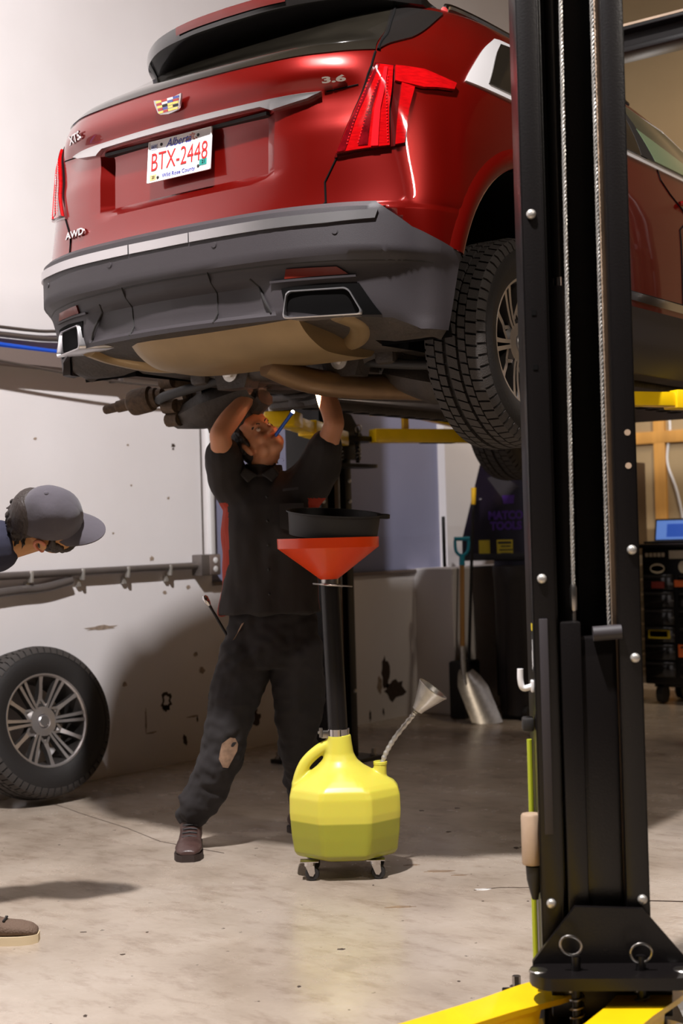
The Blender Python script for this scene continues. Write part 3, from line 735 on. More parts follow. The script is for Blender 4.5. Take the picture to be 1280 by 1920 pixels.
# --- spoiler with the high brake light
ed = [(0, -.575, 1.572), (.2, -.565, 1.572), (.4, -.52, 1.571), (.55, -.43, 1.566), (.635, -.325, 1.56), (.66, -.26, 1.565)]
ed = spline(ed, 6)
rows = []
full = [(-p.x, p.y, p.z) for p in reversed(ed[1:])]+[tuple(p) for p in ed]
for x, y, z in full:
    k = abs(x)/.66; th = .055*(1-.35*k*k)
    fy = -.13+.08*k*k; fz = 1.655-.075*k*k
    rows.append([(x*.97, fy, fz), (x*.985, (y*2+fy)/3-.01, z+th*.9+(fz-z-th)*.33), (x, y-.004, z+th), (x, y-.006, z+th*.5), (x, y, z), (x*.99, y+.05, z-.012), (x*.96, y+.12, z-.022), (x*.93, y+.2, z-.01), (x*.93, fy, fz-.05)])
n_, m_ = len(rows), len(rows[0]); vs = [p for r in rows for p in r]; fs = []; mi = []
for i in range(n_-1):
    for j in range(m_):
        fs.append((i*m_+j, (i+1)*m_+j, (i+1)*m_+(j+1) % m_, i*m_+(j+1) % m_)); mi.append(1 if j >= 2 and j <= 7 else 0)
fs += [tuple(range(m_)), tuple(reversed(range((n_-1)*m_, n_*m_)))]; mi += [1, 1]
mb = MB(); mb.v = vs; mb.f = fs; mb.mi = mi
sp = mb.build('spoiler', [M_['red'], M_['black_gloss']], CAR, angle=30)
lab(sp, 'roof spoiler, gloss black below and red on top')
P = []
for x, y, z in full:
    if abs(x) <= .28:
        k = abs(x)/.66; th = .055*(1-.35*k*k)
        P.append([(x, y-.012, z+th*.92), (x, y-.0145, z+th*.6), (x, y-.012, z+th*.30)])
lab(MB().grid(P).build('brake_light', M_['brake'], sp), 'long red brake light in the spoiler edge')
for sd in (1, -1): seam([('r', .742, 1.275), ('r', .70, 1.36), ('r', .64, 1.46), ('r', .585, 1.55)], sd, .006, None, .004).build('glass_seal', M_['void'], CAR)
# --- tail lamps
for sd in (1, -1):
    L = empty('tail_lamp', (0, 0, 0), parent=CAR)
    k = dict(side=sd, parent=L)
    skin_patch('housing', M_['lens_dark'], [('r', .646, .905), ('r', .70, 1.06), ('r', .748, 1.222)], [('r', .842, .938), ('r', .838, 1.06), ('r', .822, 1.214)], n=20, k=10, off=.007, **k)
    skin_patch('lens', M_['lens'], [('r', .656, .918), ('r', .708, 1.06), ('r', .752, 1.212)], [('r', .805, .932), ('r', .797, 1.06), ('r', .786, 1.208)], n=20, k=8, off=.017, **k)
    skin_patch('lens_shade', M_['lens_shade'], [('r', .658, .92), ('r', .71, 1.06), ('r', .753, 1.21)], [('r', .684, .922), ('r', .722, 1.06), ('r', .758, 1.21)], n=16, k=2, off=.019, **k)
    skin_patch('lens_shade', M_['lens_shade'], [('r', .722, .935), ('r', .742, 1.06), ('r', .764, 1.15)], [('r', .748, .935), ('r', .756, 1.06), ('r', .768, 1.15)], n=16, k=2, off=.019, **k)
    skin_patch('lens_bar', M_['lens_bright'], [('r', .757, .93), ('r', .762, 1.06), ('r', .769, 1.2)], [('r', .776, .93), ('r', .777, 1.06), ('r', .776, 1.2)], n=16, k=2, off=.021, **k)
    skin_patch('lens_edge', M_['lens'], [('r', .818, .935), ('r', .817, 1.06), ('r', .813, 1.15)], [('r', .838, .942), ('r', .838, 1.06), ('r', .838, 1.14)], n=16, k=3, off=.015, **k)
    skin_patch('lens_arm', M_['lens'], [('r', .790, 1.213), ('s', -.55, 1.213), ('s', -.425, 1.186)], [('r', .80, 1.155), ('s', -.58, 1.142), ('s', -.45, 1.158)], n=20, k=5, off=.015, **k)
    dots = MB()
    for i in range(22):
        for x0, x1 in ((.722, .776), (.69, .752), (.80, .781)):
            z = .945+i*.0105*1.0; t = i/24
            x = x0+(x1-x0)*t
            dots.ball(SP(('r', x, z), .018, sd), .0027, 6, 4)
    d = dots.build('led_dots', M_['lens_bright'], L); d['kind'] = 'stuff'
    lab(L, 'right tail lamp, bright red with LED dots' if sd > 0 else 'left tail lamp seen edge on')
# --- chrome bar over the plate, black strip painting the shade in the recess beneath
def bar_pts(z0): return z0
for sd in (1,):
    mb = MB()
    for s2 in (1, -1):
        skin_patch('', None, [('u', 0, 1.118), ('r', .38, 1.118), ('r', .42, 1.100), ('r', .545, 1.117), ('r', .58, 1.133)],
                   [('u', 0, 1.140), ('r', .38, 1.141), ('r', .42, 1.142), ('r', .545, 1.1435), ('r', .59, 1.1435)], n=32, k=3, off=.022, depth=.03, side=s2, mb=mb)
    lab(mb.build('chrome_bar', M_['satin'], CAR, angle=30), 'long chrome bar across the tailgate')
mb = MB()
mb.box((0, -.822, 1.098), (.78, .03, .012))
mb.build('painted_recess_shade', M_['black'], CAR)
# number plate
pc = Vector((0, -.852, 1.022)); ey = Vector((0, .10, 1)).normalized(); ex = Vector((1, 0, 0)); ez = ex.cross(ey)
pl = empty('licence_plate', (0, 0, 0), parent=CAR); lab(pl, 'white licence plate with red characters BTX-2448')
Rm = Matrix((ex, ey, ez)).transposed()
MB().box(pc, (.306, .153, .004), Rm, bev=.0015).build('plate', M_['white'], pl)
def pp(x, y, o=.0022): return pc+ex*x+ey*y+ez*o
mb = MB()
for q, (sx_, sy_) in enumerate(((.306, .004), (.306, .004), (.004, .153), (.004, .153))):
    c_ = ((0, .0745), (0, -.0745), (.151, 0), (-.151, 0))[q]
    mb.box(pp(*c_, .003), (sx_, sy_, .003), Rm)
mb.build('plate_rim', M_['white'], pl)
text('plate_number', 'BTX-2448', .096, pp(0, -.006), ex, ey, M_['ink_red'], pl, depth=.002, squeeze=.69, bold=-.0008)
text('province_name', 'Alberta', .042, pp(-.005, .055), ex, ey, M_['ink_blue'], pl, depth=.001, squeeze=.95, shear=.3)
text('plate_motto', 'Wild Rose County', .021, pp(0, -.060), ex, ey, M_['ink_blue'], pl, depth=.001, squeeze=1.0)
MB().box(pp(-.125, .054, .0026), (.03, .02, .0015), Rm).build('month_sticker', M_['grey_sticker'], pl)
text('month_text', 'OCT', .012, pp(-.125, .054, .0036), ex, ey, M_['ink_blue'], pl, depth=.001)
MB().box(pp(-.124, -.059, .0026), (.03, .02, .0015), Rm).build('year_sticker', M_['tan_sticker'], pl)
text('year_text', '20', .014, pp(-.122, -.059, .0036), ex, ey, M_['ink_black'], pl, depth=.001)
MB().box(pp(.117, -.044, .0026), (.034, .022, .0015), Rm).build('year_sticker', M_['teal'], pl)
text('year_text', '21', .016, pp(.12, -.044, .0036), ex, ey, M_['ink_black'], pl, depth=.001)
for x, y in ((-.09, .058), (.088, .058), (-.10, -.062), (.095, -.055)):
    MB().lathe([(0, .003), (.004, .003), (.006, .001), (.006, 0), (0, 0)], 12, pp(x, y), Rm).build('screw', M_['black'], pl)
mb = MB(); mb2 = MB()
for k in range(5):
    a = 2*PI*k/5+.3
    mb.ball(pp(.06+.008*math.cos(a), .062+.008*math.sin(a)), (.0065, .0045, .001), 8, 4, Rm @ Matrix.Rotation(a, 3, 'Z'))
for x, y, a in ((.037, .052, .4), (.045, .057, .9), (.08, .050, 2.4), (.05, .047, .1), (.07, .047, -.2), (.032, .047, 0)):
    mb2.ball(pp(x, y), (.007, .0025, .001), 8, 4, Rm @ Matrix.Rotation(a, 3, 'Z'))
mb.build('flower_petals', mat('faded_pink', rgb(196, 140, 130)), pl); mb2.build('flower_leaves', mat('rust_brown', rgb(140, 70, 54)), pl)
# crest
ec = Vector((0, -.897, 1.192)); ey2 = Vector((0, -.1, 1)).normalized(); ez2 = ex.cross(ey2); R2 = Matrix((ex, ey2, ez2)).transposed()
em = empty('emblem', (0, 0, 0), parent=CAR); lab(em, 'chrome shield crest with coloured bars')
def shield(w_, h_):
    return [(-w_, h_*.62), (-w_*.5, h_*.50), (0, h_*.46), (w_*.5, h_*.50), (w_, h_*.62), (w_*.97, h_*.3), (w_*.78, -h_*.42), (w_*.62, -h_*.60), (0, -h_*.72), (-w_*.62, -h_*.60), (-w_*.78, -h_*.42), (-w_*.97, h_*.3)]
EV = .60
MB().prism([(x, y*EV) for x, y in shield(.066, .074)], ec, ex, ey2, ez2, .008).build('shield', M_['satin'], em)
hw_ = lambda y: .0575-(.030-y)*.20
rowsE = [(.020, .010, ['gold', 'enamel_red', 'white', 'enamel_blue']), (.0085, .009, ['enamel_red', 'white', 'enamel_blue', 'enamel_red']), (-.003, .010, ['gold', 'ink_black', 'gold', 'gold']), (-.015, .010, ['enamel_red', 'enamel_blue', 'gold', 'ink_black']), (-.028, .010, ['gold', 'enamel_red', 'gold', 'gold'])]
for y, h_, cols in rowsE:
    W = hw_(y)
    for i, cn in enumerate(cols):
        x0 = -W+i*W/2; MB().box(ec+ex*(x0+W/4)+ey2*((y*1.30+.004)*EV)+ez2*.009, (W/2-.0015, (h_*1.35-.0015)*EV, .003), R2).build('enamel_bar', M_[cn], em)
# badges
def badge(nm, body, x, z, size, sd, sq, shear=.2):
    p = SP(('r', abs(x), z), .004, sd); u = U('r', abs(x), z)
    a = SP(('r', abs(x)+.02, z), .004, sd)-SP(('r', abs(x)-.02, z), .004, sd)
    e1 = (a if sd > 0 else -a).normalized(); n3 = Vector(SN(u, z)); n3.x *= sd
    e2 = n3.cross(e1)
    if e2.z < 0: e2 = -e2
    o = text(nm, body, size, p, e1, e2, M_['chrome'], CAR, depth=.006, squeeze=sq, shear=shear, bold=.0012); return o
lab(badge('engine_badge', '3.6', .640, 1.174, .027, 1, 2.5, .0), 'chrome badge reading 3.6')
lab(badge('model_badge', 'XT5', .548, 1.192, .042, -1, 1.35, .15), 'chrome badge of letters and a digit at the left of the tailgate')
lab(badge('drive_badge', 'AWD', .568, .832, .036, -1, 1.5, .0), 'chrome badge reading AWD')
# --- exhaust tips in dark cut-outs
for sd in (1, -1):
    skin_patch('exhaust_cutout', M_['void'], [('r', .485, .41), ('r', .60, .39), ('r', .765, .385)], [('r', .475, .485), ('r', .60, .492), ('r', .715, .488)], n=14, k=5, off=.008, side=sd)
    # rounded parallelogram outline, sheared outwards at the foot
    def outline(s_, ins):
        pts = []
        hw2, hh = .122-ins, .047-ins
        for cx, cy, a0 in ((hw2, hh, 0), (-hw2, hh, 90), (-hw2, -hh, 180), (hw2, -hh, 270)):
            r_ = .016
            for i in range(5):
                a = math.radians(a0+i*22.5); X = cx-math.copysign(r_, cx)+r_*math.cos(a); Z = cy-math.copysign(r_, cy)+r_*math.sin(a)
                X2 = X + (-.028*(Z/.05) if X > 0 else 0.008*(Z/.05)) 
                pts.append((s_*X2, Z))
        return pts
    cx, cz = sd*.602, .428
    yaw_ = .42*sd
    rings = []
    for y_, ins in ((.14, .012), (0, 0), (-.004, .002), (-.004, .005), (.02, .008), (.16, .014)):
        rings.append([(cx+X*math.cos(yaw_)-y_*math.sin(yaw_), -.845+y_*math.cos(yaw_)+X*math.sin(yaw_), cz+Z) for X, Z in outline(sd, ins)])
    P = [r_+[r_[0]] for r_ in rings]
    tip = MB().grid(P).build('exhaust_tip', M_['satin'], CAR, angle=60)
    lab(tip, 'right chrome exhaust tip' if sd > 0 else 'left chrome exhaust tip')
    MB().add(rings[-1], [tuple(range(len(rings[-1])))]).build('tip_interior', M_['pipe'], tip)  # brown cap stands in for the warm reflection inside the tip
    MB().tube(spline([(sd*.60, -.74, .42), (sd*.60, -.62, .40), (sd*.50, -.50, .37), (sd*.36, -.44, .36)], 5), [.045]*16, 14).build('tail_pipe', M_['muffler'], CAR)
# --- underside: silencer, exhaust, cross member, links, springs, hub of the missing wheel
def rounded_box_lathe(): pass
mb = MB()
# transverse silencer: wedge section swept along X, rounded at the left end, cut square at the right
secs = []
for x, s_ in ((-.43, .30), (-.415, .62), (-.37, .85), (-.31, .97), (-.23, 1.0), (.0, 1.0), (.2, 1.0), (.43, 1.0), (.455, .97)):
    row = []
    for y, z in spline([(-.79, .405, 0), (-.74, .355, 0), (-.66, .312, 0), (-.58, .296, 0), (-.40, .296, 0), (-.33, .32, 0), (-.32, .40, 0)], 4) and [(p.x, p.y) for p in spline([(-.79, .405, 0), (-.74, .355, 0), (-.66, .312, 0), (-.58, .296, 0), (-.40, .296, 0), (-.33, .32, 0), (-.32, .40, 0)], 4)]:
        row.append((x, -.55+(y+.55)*s_, .41+(z-.41)*s_))
    secs.append(row+[(x, -.55, .44), row[0]])
mb.grid(secs); mb.add(secs[0][:-1], [tuple(range(len(secs[0])-1))]); mb.add(secs[-1][:-1], [tuple(range(len(secs[0])-1))])
lab(mb.build('silencer', M_['muffler'], CAR, angle=40), 'wide tan silencer slung across the tail')
# main exhaust pipe sweeping forward
lab(MB().tube(spline([(.10, -.52, .30), (.16, -.38, .25), (.26, -.25, .225), (.36, -.02, .225), (.40, .35, .235), (.28, .9, .25), (.1, 1.6, .26), (.0, 2.5, .27)], 7), .048, 18).build('exhaust_pipe', M_['pipe'], CAR), 'brown exhaust pipe curving forward under the floor')
# floor pan, tunnel, perforated side rails
mb = MB()
mb.box((0, 1.5, .285), (1.56, 2.2, .03), bev=.01); mb.box((0, 1.3, .262), (.34, 2.3, .05), bev=.02)
for sx in (1, -1): mb.box((sx*.50, 1.45, .262), (.10, 2.1, .05), bev=.012)
for sx in (1, -1): mb.tube(spline([(sx*.3, .36, .27), (sx*.42, .42, .262), (sx*.66, .46, .268), (sx*.78, .6, .28)], 5), .03, 8)
mb.build('floor_pan', M_['under'], CAR)
mb = MB()
for sx in (1, -1):
    for k in range(14):
        mb.box((sx*.50, .5+k*.13, .236), (.05, .06, .004))
mb.build('rail_holes', M_['void'], CAR)['kind'] = 'stuff'
# rear cross member (sub-frame) with ears and bolts
mb = MB()
mb.tube(spline([(-.52, -.05, .36), (-.40, .0, .335), (-.18, .02, .315), (.18, .02, .315), (.40, .0, .335), (.52, -.05, .36)], 5), [.05]*26, 12)
mb.tube(spline([(-.50, -.22, .36), (-.3, -.25, .33), (0, -.26, .32), (.3, -.25, .33), (.50, -.22, .36)], 5), .042, 12)
for sx in (1, -1):
    mb.box((sx*.46, -.12, .345), (.09, .34, .12), bev=.02); mb.box((sx*.22, -.12, .33), (.08, .30, .09), bev=.02)
mb.box((0, .0, .36), (.40, .34, .16), bev=.05)
mb.build('cross_member', M_['under'], CAR)
MB().lathe([(0, -.14), (.07, -.14), (.10, -.06), (.105, .05), (.08, .12), (.04, .16), (0, .16)], 18, (0, .08, .33), (PI/2, 0, 0)).build('differential', M_['black'], CAR)
def bolt(p, r=.022, axis=(0, -1, 0), m='galv', parent=CAR):
    q = Vector(axis).to_track_quat('Z', 'Y').to_matrix()
    MB().lathe([(0, 0), (r*1.5, 0), (r*1.5, .005), (r, .006)], 18, p, q).add([], []).lathe([(r*.95, .005), (r*.95, .016), (r*.7, .019), (0, .019)], 6, p, q).build('bolt', M_[m], parent)
for sx in (1, -1):
    # toe link bracket with its big bolt, lower arm, spring, upper arm
    mb = MB()
    mb.prism([(-.07, -.06), (.07, -.06), (.10, .02), (.05, .075), (-.05, .075), (-.09, .02)], (sx*.27, -.30, .315), (1, 0, 0), (0, 0, 1), (0, 1, 0), .08)
    mb.build('link_bracket', M_['under'], CAR)
    bolt((sx*.27, -.301, .32), .026)
    arm = MB()
    P = [(sx*.34, -.06, .275), (sx*.5, -.06, .235), (sx*.66, -.05, .20), (sx*.80, -.03, .185)]
    arm.tube(spline(P, 5), [.045, .05, .058, .064, .07, .075, .08, .085, .08, .075, .07, .065, .06, .055, .05, .045], 10, sx=1.5)
    arm.build('lower_arm', M_['under'], CAR)
    MB().tube(spline([(sx*.30, -.24, .315), (sx*.5, -.25, .285), (sx*.70, -.22, .265), (sx*.80, -.16, .26)], 5), .02, 10).build('toe_link', M_['black'], CAR)
    MB().tube(spline([(sx*.42, .06, .44), (sx*.6, .06, .46), (sx*.80, .02, .50)], 5), .025, 10).build('upper_arm', M_['black'], CAR)
    P = []
    for i in range(73):
        a = i/72*6*2*PI; P.append((sx*.56+.062*math.cos(a), -.06+.062*math.sin(a), .23+.24*i/72))
    MB().tube(P, .0085, 7).build('coil_spring', M_['black'], CAR)
    MB().tube([(sx*.72, .13, .22), (sx*.70, .14, .36), (sx*.67, .16, .62)], [.026, .026, .02], 12).build('damper', M_['black'], CAR)
# right-hand drive shaft
MB().tube([(.1, .0, .335), (.8, .0, .345)], .019, 12).build('half_shaft', M_['black'], CAR)
mb = MB()
for k in range(6): mb.lathe([(.03, 0), (.052-.003*k, .009), (.03, .018)], 18, (.24+.018*k, 0, .336), RY)
mb.build('shaft_boot', M_['rubber'], CAR)
MB().lathe([(.053, 0), (.055, .006), (.053, .012)], 18, (.62, -.07, .36), RY).build('boot_clamp', M_['white'], CAR)
# left hub without its wheel: knuckle, dust shield, caliper bracket, drive-shaft joint hanging out
K = empty('wheel_hub', (-.645, -.0, .30), parent=CAR); lab(K, 'bare left rear hub with bracket lugs and hanging drive shaft')
mb = MB()
mb.tube(spline([(.03, .06, -.15), (.0, .02, -.10), (-.02, 0, 0), (0, .03, .10), (.03, .06, .16)], 5), [.05, .055, .06, .065, .068, .07, .07, .07, .068, .066, .064, .06, .06, .06, .06, .058, .055, .055, .05, .05, .05], 12)
mb.lathe([(0, -.05), (.075, -.05), (.085, -.02), (.085, .02), (.075, .05), (.05, .06), (0, .06)], 20, (-.02, 0, 0), RY)
mb.ball((.03, .02, -.165), (.055, .055, .045), 12, 8)
mb.build('knuckle', M_['rust'], K)
mb = MB()
R_o, R_i = .165, .09; P = []
for i in range(25):
    a = -2.2+i*4.4/24
    P.append([(.055+dx, math.sin(a)*r_, math.cos(a+PI)*r_*-1) for dx, r_ in ((0, R_i), (-.012, R_i+.02), (-.006, R_o-.015), (.03, R_o), (.036, R_o))])
mb.grid(P); mb.build('dust_shield', M_['under'], K)
mb = MB()
for (y, z), (y2, z2) in (((-.06, .075), (-.13, .085)), ((-.07, .03), (-.14, .035)), ((-.05, -.06), (-.13, -.07)), ((-.03, -.10), (-.11, -.125))):
    mb.bar((-.03, y, z), (-.085, y2, z2),   .046, .05, bev=.008); mb.lathe([(0, -.034), (.030, -.034), (.030, .034), (0, .034)], 12, (-.105, y2-.012, z2), RY)
mb.tube(spline([(-.035, -.05, .16), (-.055, -.075, .06), (-.05, -.07, -.05), (-.03, -.04, -.14)], 5), .024, 8)
mb.bar((-.05, -.06, .02), (-.06, -.12, .0), .03, .10, bev=.008)
mb.bar((-.03, -.05, .13), (-.03, -.03, -.16), .02, .075, bev=.006); mb.tube(spline([(-.01, -.05, .15), (.03, -.09, .05), (.05, -.07, -.08), (.02, -.02, -.15)], 5), .02, 8)
mb.build('caliper_bracket', M_['rust'], K)
# joint: from the pixel line the shaft points out, back and slightly down
d0 = Vector((-.095, -.12, -.01)); dv = Vector((-.42, -.12, -.07)).normalized()
q = dv.to_track_quat('Z', 'Y').to_matrix()
s = MB()
s.lathe([(0, 0), (0.0171, 0), (0.0171, .055), (0.0317, .06), (0.0342, .075), (0.0317, .085), (0.0415, .09), (0.0439, .105), (0.0415, .112), (0.0537, .118), (0.0561, .135), (0.0561, .145), (0.0567, .20), (0.0525, .215), (0.0366, .228), (0.0268, .235), (0.0256, .285), (0.0207, .29), (0.0195, .345), (0.0159, .352), (0, .352)], 24, d0, q)
lab(s.build('drive_shaft', M_['rust'], K, angle=25), 'brown drive-shaft joint with ribbed boot and splined stub')
MB().tube(spline([(.04, -.08, .17), (.03, -.1, .10), (.05, -.09, .02)], 5), .006, 8).build('brake_hose', mat('green_hose', rgb(110, 150, 60)), K)
lab(MB().tube(spline([(.12, .0, -.14), (.02, .02, -.16), (.20, -.02, -.13), (.34, -.05, -.06)], 4), .04, 8).build('arm_end', M_['under'], K), 'grimy arm end')
bolt((.31, -.14, .075), .025, (.5, -.8, 0), 'galv', K)
mb = MB(); mb.prism([(-.15, -.05), (-.05, -.12), (.10, -.06), (.14, .03), (.06, .10), (-.10, .08)], (.30, -.10, .07), (1, 0, 0), (0, 0, 1), (0, 1, 0), .06); mb.build('arm_bracket', M_['under'], K)

# --- wheels
def barS(mb, pts, widths, depths):
    """spoke: trapezoid section along pts (axial = X), top face bright"""
    vs = []; m = len(pts)
    for i, p in enumerate(pts):
        p = Vector(p); d = (Vector(pts[min(i+1, m-1)])-Vector(pts[max(i-1, 0)])); d.x = 0; d.normalize()
        s_ = Vector((1, 0, 0)).cross(d)
        w_, dp = widths[i], depths[i]
        vs += [p+s_*w_/2, p-s_*w_/2, p-s_*w_*.75-Vector((dp, 0, 0)), p+s_*w_*.75-Vector((dp, 0, 0))]
    fs = []; mi = []
    for i in range(m-1):
        for k in range(4):
            fs.append((i*4+k, i*4+(k+1) % 4, (i+1)*4+(k+1) % 4, (i+1)*4+k)); mi.append(0 if k == 0 else 1)
    fs += [(0, 1, 2, 3), ((m-1)*4+3, (m-1)*4+2, (m-1)*4+1, (m-1)*4)]; mi += [1, 1]
    o = len(mb.v); mb.v += [tuple(v) for v in vs]; mb.f += [tuple(i+o for i in f) for f in fs]; mb.mi += mi
WHEEL = {}
def wheel_meshes():
    W = .118; R = .381
    # axis = +X is the outer face
    t = MB()
    prof = [(.232, .092), (.238, .104), (.262, .117), (.30, .123), (.335, .119), (.358, .108), (.366, .100)]
    inner = [(r, -x) for r, x in reversed(prof)]
    t.lathe([(.23, .08)]+[(r, x) for r, x in prof]+[(.367, .09), (.367, -.09)]+inner+[(.23, -.08)], 72, (0, 0, 0), RY, closed=True)
    tread = MB(); n = 58
    for k in range(n):
        for (x0, x1, sh, wd) in ((.066, .104, .0, .80), (.034, .061, .35, .82), (-.016, .022, .6, .84), (-.061, -.034, .2, .82), (-.104, -.066, .5, .80)):
            a0 = 2*PI*(k+sh)/n; a1 = a0+2*PI/n*wd; sk = .02 if abs(x0+x1) > .08 else .045
            vs = []
            for a, x in ((a0, x0), (a1, x0), (a1+sk, x1), (a0+sk, x1)):
                edge = abs(x) > .09
                for r_ in (.364, R-(.008 if edge else 0)):
                    vs.append((x, r_*math.cos(a), r_*math.sin(a)))
            tread.add(vs, [(1, 3, 5, 7), (0, 2, 3, 1), (2, 4, 5, 3), (4, 6, 7, 5), (6, 0, 1, 7)])
        a0 = 2*PI*k/n; a1 = a0+2*PI/n*.78
        for sx in (1, -1):
            vs = []
            for a in (a0, a1):
                for x, r_ in ((.104, R-.008), (.116, .360), (.121, .338), (.104, .36)): vs.append((sx*x, r_*math.cos(a), r_*math.sin(a)))
            tread.add(vs, [(0, 4, 5, 1), (1, 5, 6, 2), (0, 1, 2, 3), (4, 7, 6, 5)])
    r = MB()
    r.lathe([(.236, .088), (.241, .096), (.236, .104), (.228, .102), (.222, .092), (.215, .08), (.206, .02), (.20, -.03), (.205, -.085), (.238, -.098), (.242, -.09), (.21, -.075), (.206, -.03), (.212, .02)], 72, (0, 0, 0), RY, closed=True)
    r.mi = [0 if i < 72*4 else 1 for i in range(len(r.f))]
    # hub
    o = len(r.f)
    r.lathe([(0, .060), (.032, .060), (.038, .068), (.074, .064), (.092, .05), (.095, .02), (.06, .0), (0, .0)], 36, (0, 0, 0), RY)
    r.mi = r.mi[:o]+[0]*(36*2)+[0]*36+[1]*(len(r.f)-o-36*3)
    for k in range(6):
        a = 2*PI*k/6
        for s_ in (-1, 1):
            P = []; 
            for rr, x, sp in ((.055, .064, .0085), (.10, .067, .0105), (.15, .076, .013), (.19, .086, .0155), (.225, .096, .018)):
                P.append((x, rr*math.cos(a)-s_*sp*math.sin(a), rr*math.sin(a)+s_*sp*math.cos(a)))
            barS(r, P, [.013, .014, .015, .016, .018], [.03, .03, .03, .028, .02])
        a += PI/6
        P = [(x, rr*math.cos(a), rr*math.sin(a)) for rr, x in ((.088, .05), (.11, .058), (.15, .074), (.19, .085), (.226, .096))]
        barS(r, P, [.034, .026, .019, .018, .024], [.03, .03, .03, .028, .02])
        for s_ in (-1, 1):                                   # little fork round the wheel nut
            P = [(x, rr*math.cos(a+s_*da), rr*math.sin(a+s_*da)) for rr, x, da in ((.066, .062, .34), (.085, .058, .28), (.112, .059, .04))]
            barS(r, P, [.012, .013, .014], [.025, .025, .025])
    cap = MB().lathe([(0, .074), (.026, .074), (.031, .070), (.032, .060), (0, .058)], 28, (0, 0, 0), RY)
    nut = MB().lathe([(0, .062), (.009, .060), (.0115, .055), (.0115, .03), (0, .03)], 6, (0, 0, 0), RY)
    disc = MB().lathe([(0, .01), (.17, .01), (.17, -.012), (0, -.012)], 48, (0, 0, 0), RY)
    for nm, mb, mm in (('tyre', t, [M_['rubber']]), ('tread', tread, [M_['rubber_dust']]), ('rim', r, [M_['alloy'], M_['alloy_dark']]), ('centre_cap', cap, [M_['satin']]), ('wheel_nut', nut, [M_['chrome']]), ('brake_disc', disc, [M_['alloy_dark']])):
        o = mb.build(nm, mm, angle=30); WHEEL[nm] = o.data; bpy.data.objects.remove(o)
wheel_meshes()
def wheel(root, disc=True, crest=True):
    """hang the wheel's pieces on an Empty or object whose +X is the outer face"""
    for nm in ('tyre', 'tread', 'rim', 'centre_cap')+(('brake_disc',) if disc else ()):
        o = link(nm, WHEEL[nm], root)
        if nm == 'tread': o['kind'] = 'stuff'
    for k in range(6):
        a = 2*PI*(k+.5)/6
        link('wheel_nut', WHEEL['wheel_nut'], root, (0, .0675*math.cos(a), .0675*math.sin(a)))
for x, y, z, rot, spin, lb in ((.805, 0, .345, 0, .12, 'right rear wheel with dusty winter tyre'), (.80, 2.857, .345, 0, .3, 'right front wheel'), (-.80, 2.857, .345, PI, .2, 'left front wheel')):
    r_ = empty('wheel', (x, y, z), (spin, 0, rot), CAR); lab(r_, lb); wheel(r_)

# the loose wheel against the wall
LW = empty("loose_wheel", (-5.585, 4.83, .397)); tag(LW, 'loose alloy wheel with winter tyre leaning against the white wall', 'wheel')
LW.rotation_euler = Euler((0, -.20, -.14), 'XYZ'); 
wheel(LW, disc=False)
# ------------------------------------------------------------------ lift columns
def facing(n):
    n = Vector((n[0], n[1], 0)).normalized(); return math.atan2(-n.x, n.y)
def column(loc, n, label, height, carriage_z, bolts, near):
    c = empty('lift_column', loc, (0, 0, facing(n))); tag(c, label, 'lift column', 'black lift columns')
    W, D, T, Fl = .275, .26, .007, .058
    mb = MB(); h = height
    mb.box((0, -D+T/2, h/2), (W, T, h)); 
    for s in (1, -1):
        mb.box((s*(W/2-T/2), -D/2, h/2), (T, D, h), bev=.003); mb.box((s*(W/2-Fl/2), -T/2, h/2), (Fl, T, h), bev=.003)
        mb.box((s*(W/2-Fl+T/2), -.022, h/2), (T, .044, h), bev=.002)
    mb.build('post', M_['post_black'], c)
    for s in (1, -1):
        MB().box((s*(W/2-Fl-.004), -.06, h/2), (.012, .03, h-.02), bev=.002).build('slider_strip', M_['uhmw'] if s < 0 else M_['post_black'], c)
    mb = MB(); mb.box((0, -D/2, .012), (.46, .46, .024), bev=.004)
    bp = mb.build('base_plate', M_['post_black'], c)
    for x in (-.19, .19):
        for y in (-.33, .07):
            MB().lathe([(.02, 0), (.02, .012), (.012, .014), (.012, .04), (0, .04)], 6, (x, y, .024)).build('anchor_bolt', M_['steel'], bp)
    q = Matrix(((1, 0, 0), (0, 0, 1), (0, -1, 0)))           # Z -> +Y
    for xl, z, k in bolts:
        MB().lathe([(0, .0), (.0125, 0), (.0125, .004), (.009, .009), (.004, .011), (0, .011)], 16, (-xl, 0, z), q).build('bolt', M_['galv'], c)
    # lifting cylinder inside the channel and the two ropes
    MB().tube([(.035, -.16, .05), (.035, -.16, 1.95)], .032, 18).build('cylinder', M_['post_black'], c)
    MB().tube([(.035, -.16, 1.95), (.035, -.16, 1.975)], .02, 14).build('cylinder_gland', M_['chrome'], c)
    MB().tube([(.035, -.16, 1.97), (.035, -.16, h-.1)], .016, 12).build('cylinder_rod', M_['post_black'], c)
    def rope(x0, z0, x1, z1, y):
        P = []; m = 60 if near else 10
        m_ = MB(); r_ = .0048; seg = int((z1-z0)/.0035) if near else 8
        if near:                                           # laid rope: four strands
            seg = int((z1-z0)/.009)
            for s_ in range(3):
                P = []
                for i in range(seg+1):
                    t = i/seg; a = 2*PI*(s_/3)+t*(z1-z0)/.034*2*PI/1.0
                    P.append((-(x0+(x1-x0)*t)+.0030*math.cos(a), y+.0030*math.sin(a), z0+(z1-z0)*t))
                m_.tube(P, .0031, 6)
        else: m_.tube([(-x0, y, z0), (-x1, y, z1)], .005, 8)
        m_.build('wire_rope', M_['galv'], c)
    rope(-.030, max(carriage_z+.72, 1.1), -.010, h-.05, -.03); rope(.058, carriage_z+.62 if near else 1.0, .064, h-.05, -.03)
    return c
